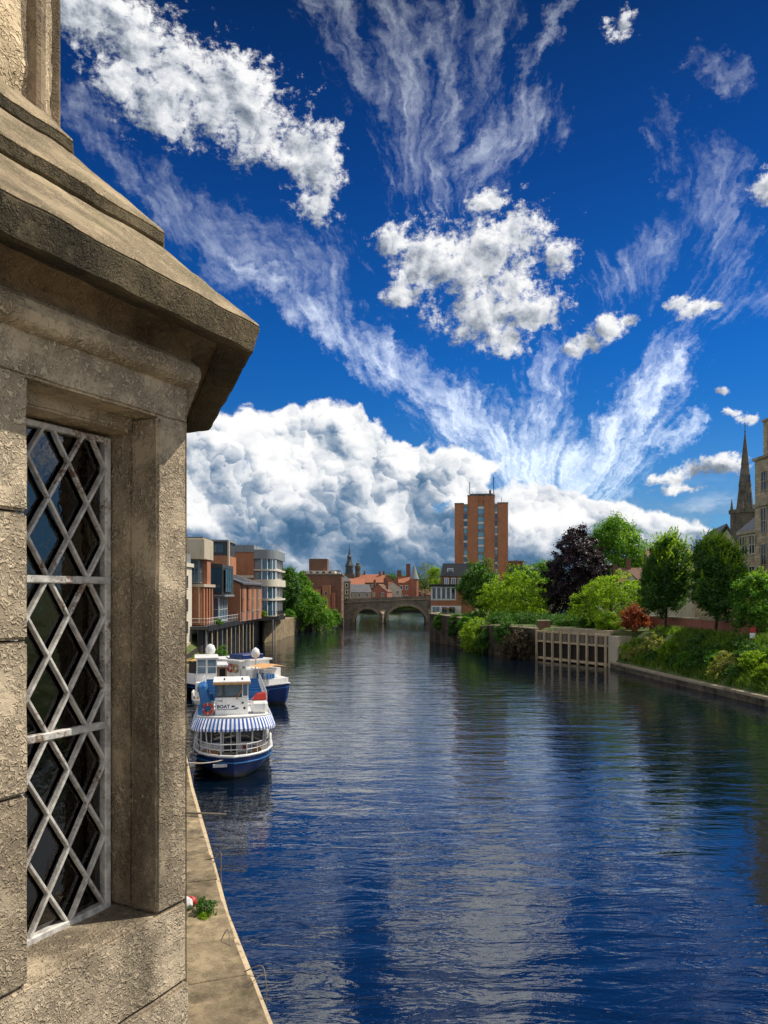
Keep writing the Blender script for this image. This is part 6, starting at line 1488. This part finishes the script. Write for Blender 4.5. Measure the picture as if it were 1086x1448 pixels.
m_ = MB(); m_.box(wx0+.1, wx0+1.2, wy-.012, wy-.003, 3.41, 3.44).mesh([(.0, wy-.01, 3.46), (.34, wy-.01, 3.46), (.24, wy-.01, 3.52), (.12, wy-.01, 3.52), (-.14, wy-.01, 3.54), (-.08, wy-.01, 3.64), (.06, wy-.01, 3.64), (.08, wy-.01, 3.54)], [(0,1,2,3), (4,7,6,5)]); m_.build('emblem', M_NAVY, t)
MB().bar((.52, wy-.03, 3.78), (.52, wy, 3.78), .06, 10).bar((.62, wy-.03, 3.48), (.62, wy, 3.48), .07, 10).build('deck_light', M_BLACK, t)
MB().bar((.5, wy-.02, 4.6), (.18, wy-.06, 4.0), .035, 5).build('wiper_arm', M_WOOD, t)
# blue canvas chute, life ring and seats, liferaft
MB().mesh([(-2.0, 2.9, 4.75), (-1.55, 2.9, 4.85), (-1.15, 2.6, 3.5), (-1.75, 2.6, 3.3), (-2.0, 4.5, 4.8), (-1.55, 4.5, 4.9), (-1.15, 4.2, 3.55), (-1.75, 4.2, 3.35)], [(0,3,2,1),(4,5,6,7),(0,1,5,4),(1,2,6,5),(2,3,7,6),(3,0,4,7)]).build('blue_cover', M_BSEAT, t, bevel=.08)
MB().mesh([(-1.62, 3.2, 4.35), (-1.2, 3.2, 4.2), (-1.08, 3.0, 3.65), (-1.3, 3.0, 3.6), (-1.62, 3.9, 4.4), (-1.2, 3.9, 4.25), (-1.08, 3.8, 3.7), (-1.3, 3.8, 3.65)], [(0,3,2,1),(4,5,6,7),(0,1,5,4),(1,2,6,5),(2,3,7,6),(3,0,4,7)]).build('blue_cover', M_BSEAT, t, bevel=.08)
m_ = MB(); m_.box(-2.0, -1.1, 3.0, 3.1, 3.12, 3.9); m_.build('screen', M_CREAM, t); life_ring(t, (-1.42, 2.5, 3.52), (0, 1, .1), .27); part_box('vent_box', M_BSEAT, t, -1.95, -1.7, 2.4, 2.7, 3.12, 3.75)
m_ = MB(); m_.box(.98, 1.95, 2.75, 3.8, 3.14, 3.85); m_.build('liferaft', M_BOATW, t, bevel=.16)
m_ = MB(); m_.mesh([(1.0, 2.9, 3.86), (1.9, 2.9, 3.86), (1.9, 3.7, 3.86), (1.0, 3.7, 3.86), (1.35, 3.1, 4.22), (1.85, 3.1, 4.3), (1.85, 3.6, 4.3), (1.35, 3.6, 4.22)], [(0,1,5,4),(1,2,6,5),(2,3,7,6),(3,0,4,7),(4,5,6,7),(3,2,1,0)]); m_.build('liferaft_cover', M_RED, t, bevel=.05)
for k in range(6):
    for s_ in (-1, 1):
        y_ = 6.0 + k*1.5; m_ = MB(); m_.box(s_*1.05-.75, s_*1.05+.75, y_, y_+.45, 3.45, 3.52).box(s_*1.05-.75, s_*1.05+.75, y_+.45, y_+.52, 3.5, 3.95).box(s_*1.05-.7, s_*1.05-.62, y_+.1, y_+.4, 3.12, 3.45).box(s_*1.05+.62, s_*1.05+.7, y_+.1, y_+.4, 3.12, 3.45); m_.build('bench', M_BSEAT, t)
m_ = MB(); 
for s_ in (-1, 1):
    m_.bar((s_*2.0, 5.2, 4.05), (s_*2.0, 15.8, 4.05), .03, 5).bar((s_*2.0, 5.2, 3.6), (s_*2.0, 15.8, 3.6), .02, 5)
    for k in range(8): m_.bar((s_*2.0, 5.2+k*1.51, 3.1), (s_*2.0, 5.2+k*1.51, 4.05), .03, 5)
m_.build('upper_rail', M_STEEL, t)
part_box('name_plate', M_BOATW, t, -1.1, -.35, .18, .24, .70, .86)
for k, (x_, y_) in enumerate(((2.22, 9), (2.24, 12))): MB().lathe((x_+.12, y_, .25), [(.05,0),(.17,.1),(.17,.6),(.05,.7)], 10).build('fender', M_BOATW, t, smooth=True)

# --- restaurant boat with the life rings
t = thing('white_passenger_boat', 'white boat with navy bow and red life rings moored behind the tour boat', 'boat', (-8.75, 69.3, 0), R(50))
rail = hull(t, 13.5, 4.2, 1.95, 1.25, .34, M_HULL)
part_box('bulwark', M_BOATW, t, -1.98, -1.9, 3.0, 12.5, 1.15, 2.25)
m_ = MB(); m_.prism([(-1.2, 1.1), (1.2, 1.1), (1.8, 3.0), (-1.8, 3.0)], 1.3, 2.3); m_.build('fore_bulwark', M_BOATW, t)
part_box('cabin', M_BOATW, t, -1.85, 1.85, 4.4, 9.2, 1.1, 3.75, bevel=.04); part_box('fore_cabin', M_BOATW, t, -1.7, 1.7, 2.7, 4.38, 1.1, 3.1)
m_ = MB()
for k in range(11): m_.box(-1.875, -1.852, 6.2+k*.27, 6.28+k*.27, 1.3, 3.5)
m_.build('ribbed_panel', M_GREYC, t)
part_box('roof', M_BOATW, t, -2.0, 2.0, 4.2, 9.4, 3.75, 3.9); part_box('roof_hatch', M_NAVY, t, -1.3, 1.3, 4.6, 6.6, 3.9, 4.35, bevel=.08)
m_ = MB(); m_.mesh([(-1.35, 1.5, 3.30), (1.35, 1.5, 3.30), (1.45, 3.4, 3.4), (-1.45, 3.4, 3.4), (0, 1.5, 3.48), (0, 3.4, 3.58)], [(0,4,5,3),(4,1,2,5)]); m_.build('fore_canopy', M_TAN, t)
m_ = MB(); m_.mesh([(-1.9, 9.5, 3.6), (1.9, 9.5, 3.6), (1.9, 12.6, 3.4), (-1.9, 12.6, 3.4), (0, 9.5, 3.85), (0, 12.6, 3.6)], [(0,4,5,3),(4,1,2,5)]); m_.build('aft_canopy', M_TAN, t)
part_box('aft_interior', M_BLACK, t, -1.7, 1.7, 9.3, 12.3, 1.2, 3.3); part_box('aft_post', M_WOOD, t, -1.9, -1.8, 9.4, 9.7, 1.2, 3.6)
for y_ in (.8, 1.6, 2.4, 3.2, 4.0): MB().bar((-1.55-.1*y_*.5, y_+.3, 1.9), (-1.6-.08*y_, y_+.3, 3.4), .035, 5).build('canopy_pole', M_STEEL, t)
m_ = MB()
for k in range(9): m_.bar((-1.2-.12*k*.5, .7+.28*k, 2.3), (-1.2-.12*k*.5, .7+.28*k, 3.2), .022, 4)
m_.bar((-1.2, .7, 3.2), (-1.7, 3.0, 3.25), .03, 5); m_.build('fore_rail', M_STEEL, t)
for (y_, z_, c_) in ((5.6, 3.15, M_RED), (4.85, 3.15, M_WOOD), (5.3, 2.0, M_RED), (4.45, 1.95, M_RED)): life_ring(t, (-1.98, y_, z_), (1, 0, 0), .33, (c_, M_BOATW))
MB().lathe((-.6, 3.6, 3.1), [(.06,0),(.06,1.0),(.34,1.1),(.42,1.4),(.32,1.75),(.05,1.95)], 12).build('radar_dome', M_BOATW, t, smooth=True); MB().lathe((-1.0, 9.8, 3.6), [(.06,0),(.06,.5),(.4,.6),(.5,1.0),(.35,1.4),(.05,1.55)], 12).build('radar_dome', M_BOATW, t, smooth=True)
MB().bar((-1.4, 4.2, 3.2), (-1.7, 6.5, 4.1), .05, 6).build('boom', M_BLACK, t)
for k in range(4): part_box('seat', M_BSEAT, t, -1.3, -.4, 1.2+k*.4, 1.5+k*.4, 2.35, 2.75)
window(t, 'L', 7.2, 8.8, 2.3, 3.4, -1.88, M_BOATW, G_DARK, fw=.08, mull=1, deep=.04)
# --- white cruiser
t = thing('cabin_cruiser', 'white cabin cruiser with a tall glazed wheelhouse moored beside the quay behind the tour boat', 'boat', (-13.7, 61.2, 0), R(14))
hull(t, 9.5, 3.0, 1.5, 1.2, .35, M_BOATW, M_BOATW)
part_box('cabin', M_BOATW, t, -1.25, 1.25, 2.2, 7.5, 1.0, 2.75, bevel=.05); part_box('wheelhouse', M_BOATW, t, -1.2, .5, 3.0, 6.0, 2.75, 3.3)
part_box('wheelhouse_interior', M_DGREY, t, -1.1, .42, 3.2, 5.9, 3.3, 4.6)
for (a, b) in ((-1.18, -.35), (-.35, .48)): window(t, 'F', a, b, 3.3, 4.6, 3.1, M_BOATW, G_PALE, fw=.08, tran=1, deep=.06)
for y_ in (3.1, 4.5): window(t, 'R', y_, y_+1.35, 3.3, 4.6, .44, M_BOATW, G_PALE, fw=.08, tran=1, deep=.06)
part_box('roof', M_BOATW, t, -1.35, .65, 2.8, 6.2, 4.6, 4.75, bevel=.05); part_box('side_cabin', M_NAVY, t, .55, 1.3, 3.4, 6.4, 2.75, 3.9); part_box('side_cabin_roof', M_BOATW, t, .52, 1.42, 3.2, 6.6, 3.9, 4.05)
window(t, 'F', .6, 1.28, 2.8, 3.85, 3.39, M_WOOD, G_DARK, fw=.08, deep=.05); part_box('door', M_RED, t, -.3, .25, 2.14, 2.19, 1.4, 2.6)
window(t, 'F', .3, 1.1, 1.5, 2.6, 2.19, M_WOOD, G_DARK, fw=.07, deep=.04); life_ring(t, (-.75, 2.12, 2.2), (0, 1, 0), .3, (M_BSEAT, M_BOATW)); MB().ellipsoid((-.9, 1.5, 1.5), .28, .28, .28).build('buoy', M_TAN, t, smooth=True)
m_ = MB(); m_.path([(-1.3, 1.2, 1.2), (-1.3, 1.2, 2.0), (0, .3, 2.1), (1.3, 1.2, 2.0), (1.3, 1.2, 1.2)], .03, 5); m_.build('bow_rail', M_STEEL, t)
MB().bar((-.3, 4.5, 4.75), (-.3, 4.6, 6.0), .04, 5, .015).build('aerial', M_STEEL, t)

# ------------------------------------------------------------------ odds and ends on the quay
def rope(name, label, pts, sag, r, mat=M_ROPE):
    a, b = Vector(pts[0]), Vector(pts[1]); P = [a.lerp(b, i/14) - Vector((0, 0, sag*math.sin(math.pi*i/14))) for i in range(15)]
    return tag(MB().path(P, r, 6).build(name, mat, smooth=True), label, 'rope')
rope('mooring_rope', 'pale mooring rope running from the blue bow down to the quay edge', ((-8.6, 41.55, 1.05), (-9.9, 38.2, 1.62)), .10, .035)
rope('mooring_rope', 'short mooring rope at the left shoulder of the blue hull', ((-9.9, 43.2, 1.0), (-11.2, 41.4, 1.6)), .08, .03)
def bollard(x, y, label):
    b = thing('mooring_bollard', label, 'bollard', (x, y, QZ)); MB().lathe((0,0,0), [(.16,-.02),(.14,.05),(.10,.12),(.10,.30),(.17,.34),(.17,.40),(.08,.44)], 14).build('post', M_IRON, b, smooth=True); MB().box(-.22, .22, -.22, .22, -.03, .03).build('base_plate', M_IRON, b)
bollard(-9.95, 38.0, 'small iron bollard on the quay where the long mooring rope ends'); bollard(-11.35, 41.3, 'small iron bollard beside the bow of the tour boat')
tag(MB().bar((-9.2, 29.8, QZ+.09), (-6.0, 29.2, QZ+.13), .05, 8, .035).build('scaffold_pole', M_WIRE), 'grey pole lying across the quay with its end over the water', 'pole')
# litter bag and weeds
b = thing('litter_bag', 'crumpled red and white litter bag on the quay beside the weeds', 'bag', (-5.42, 20.75, QZ))
m_ = MB(); m_.ellipsoid((0, 0, .16), .26, .20, .20, 18, 12); o = m_.build('bag', M_BOATW, b, smooth=True)
for v in o.data.vertices: v.co += mnoise.noise_vector(v.co*7)*.06
m_ = MB(); m_.ellipsoid((.12, .22, .12), .22, .13, .14, 16, 10); o = m_.build('red_wrapper', M_RED, b, smooth=True)
for v in o.data.vertices: v.co += mnoise.noise_vector(v.co*8)*.05
bush(CXP + (-4.82)/20.55*FPX, 0, 20.55, QZ-.02, .56, .30, L_DARK, 'small tuft of green weeds growing from the quay joint', 40, 40, .055, name='weed_tuft', frond=.18, sig=.05)
bush(CXP + (-4.72)/20.2*FPX, 0, 20.2, QZ-.02, .3, .16, L_LIME, 'tiny yellow green weed in front of the tuft on the quay', 16, 30, .045, name='weed', sig=.03)
# wire hoops and ladders at the edge
def hoop(name, label, pts, r=.022):
    P = []; pts = [Vector(p) for p in pts]
    for i in range(len(pts)-1):
        p0 = pts[max(0, i-1)]; p1 = pts[i]; p2 = pts[i+1]; p3 = pts[min(len(pts)-1, i+2)]
        for k in range(6):
            s = k/6; P.append(.5*((2*p1) + (p2-p0)*s + (2*p0-5*p1+4*p2-p3)*s*s + (3*p1-p0-3*p2+p3)*s**3))
    P.append(pts[-1]); return tag(MB().path(P, r*.6, 6).build(name, M_WIRE), label, 'wire')
hoop('bent_wire', 'bent wire hoop sticking out from the quay edge nearest the viewer', ((-3.15, 17.3, 1.5), (-2.75, 17.2, 1.68), (-2.62, 17.0, 1.5), (-2.6, 16.9, 1.0), (-2.75, 16.6, .4)))
hoop('bent_wire', 'second bent wire strand joined to the near hoop at the quay edge', ((-2.95, 16.7, 1.48), (-2.72, 16.95, 1.6), (-2.63, 17.0, 1.55)), .016)
hoop('bent_wire', 'small wire loop on the quay edge level with the weeds', ((-4.0, 18.9, 1.5), (-3.85, 18.9, 1.75), (-3.72, 18.6, 1.55), (-3.6, 18.3, 1.3)), .02)
hoop('mooring_hook', 'iron hook and chain on the quay edge between the pole and the weeds', ((-5.75, 24.6, 1.5), (-5.35, 24.6, 1.58), (-5.2, 24.5, 1.75), (-5.18, 24.4, 1.1), (-5.1, 24.2, .5)), .03)
# pale timber edging along the quay lip
m_ = MB()
for p, q in zip(qe[:-3], qe[1:-2]):
    L_ = math.dist(p, q); nn_ = ((q[1]-p[1])/L_, -(q[0]-p[0])/L_)
    m_.prism([(p[0]+nn_[0]*.02, p[1]+nn_[1]*.02), (p[0]+nn_[0]*.16, p[1]+nn_[1]*.16), (q[0]+nn_[0]*.16, q[1]+nn_[1]*.16), (q[0]+nn_[0]*.02, q[1]+nn_[1]*.02)], 1.18, 1.46)
tag(m_.build('quay_edge_beam', M_TIMB), kind='structure')
m_ = MB()
for k in range(34):
    (px_, py_), dd_ = qpt(5.5 + k*1.1); c = (px_ + dd_[1]*.18, py_ - dd_[0]*.18, 1.33); m_.bar(c, (c[0]+dd_[1]*.05, c[1]-dd_[0]*.05, 1.33), .045, 8)
tag(m_.build('edge_bolts', M_IRON), 'row of rusty bolt heads along the timber quay edge', 'bolts', kind='stuff')

# ------------------------------------------------------------------ small things on the right bank
p = thing('sign_post', 'red and white sign post in the shrubs near the honey stone building', 'sign', (sx(1064, 80), 80, 4.5))
MB().bar((0,0,0), (0,0,1.9), .04).build('post', M_GREYC, p); part_box('plate', M_BOATW, p, -.3, .3, -.06, -.04, .9, 1.45); part_box('plate', M_RED, p, -.3, .3, -.06, -.04, 1.46, 2.0)
parasol(sx(797, 126), 126, M_NAVY, 'folded navy parasol in the park above the timber wharf'); bpy.data.objects[[o.name for o in bpy.data.objects if o.name.startswith('folded_parasol')][-1]].location.z = 4.8
t = thing('brick_planter', 'square brown brick planter at the left end of the timber wharf', 'planter', (sx(769, 119.5), 119.5, 4.3)); part_box('wall', B_BROWN, t, -.9, .9, -.7, .7, 0, 1.5); part_box('coping', S_COPE, t, -1.0, 1.0, -.8, .8, 1.5, 1.65)
for i, (px, d) in enumerate(((700, 150), (735, 146), (765, 140))):
    b = thing('park_bench', ['wooden bench on the lawn furthest from the wharf', 'wooden bench on the lawn in the middle', 'wooden bench on the lawn nearest the copper beech'][i], 'bench', (sx(px, d), d, 5.05), R(200))
    part_box('seat', M_WOOD, b, -.9, .9, 0, .45, .42, .47); part_box('backrest', M_WOOD, b, -.9, .9, .45, .5, .5, .95)
    for x_ in (-.75, .75): part_box('leg', M_IRON, b, x_-.04, x_+.04, .02, .5, 0, .42)
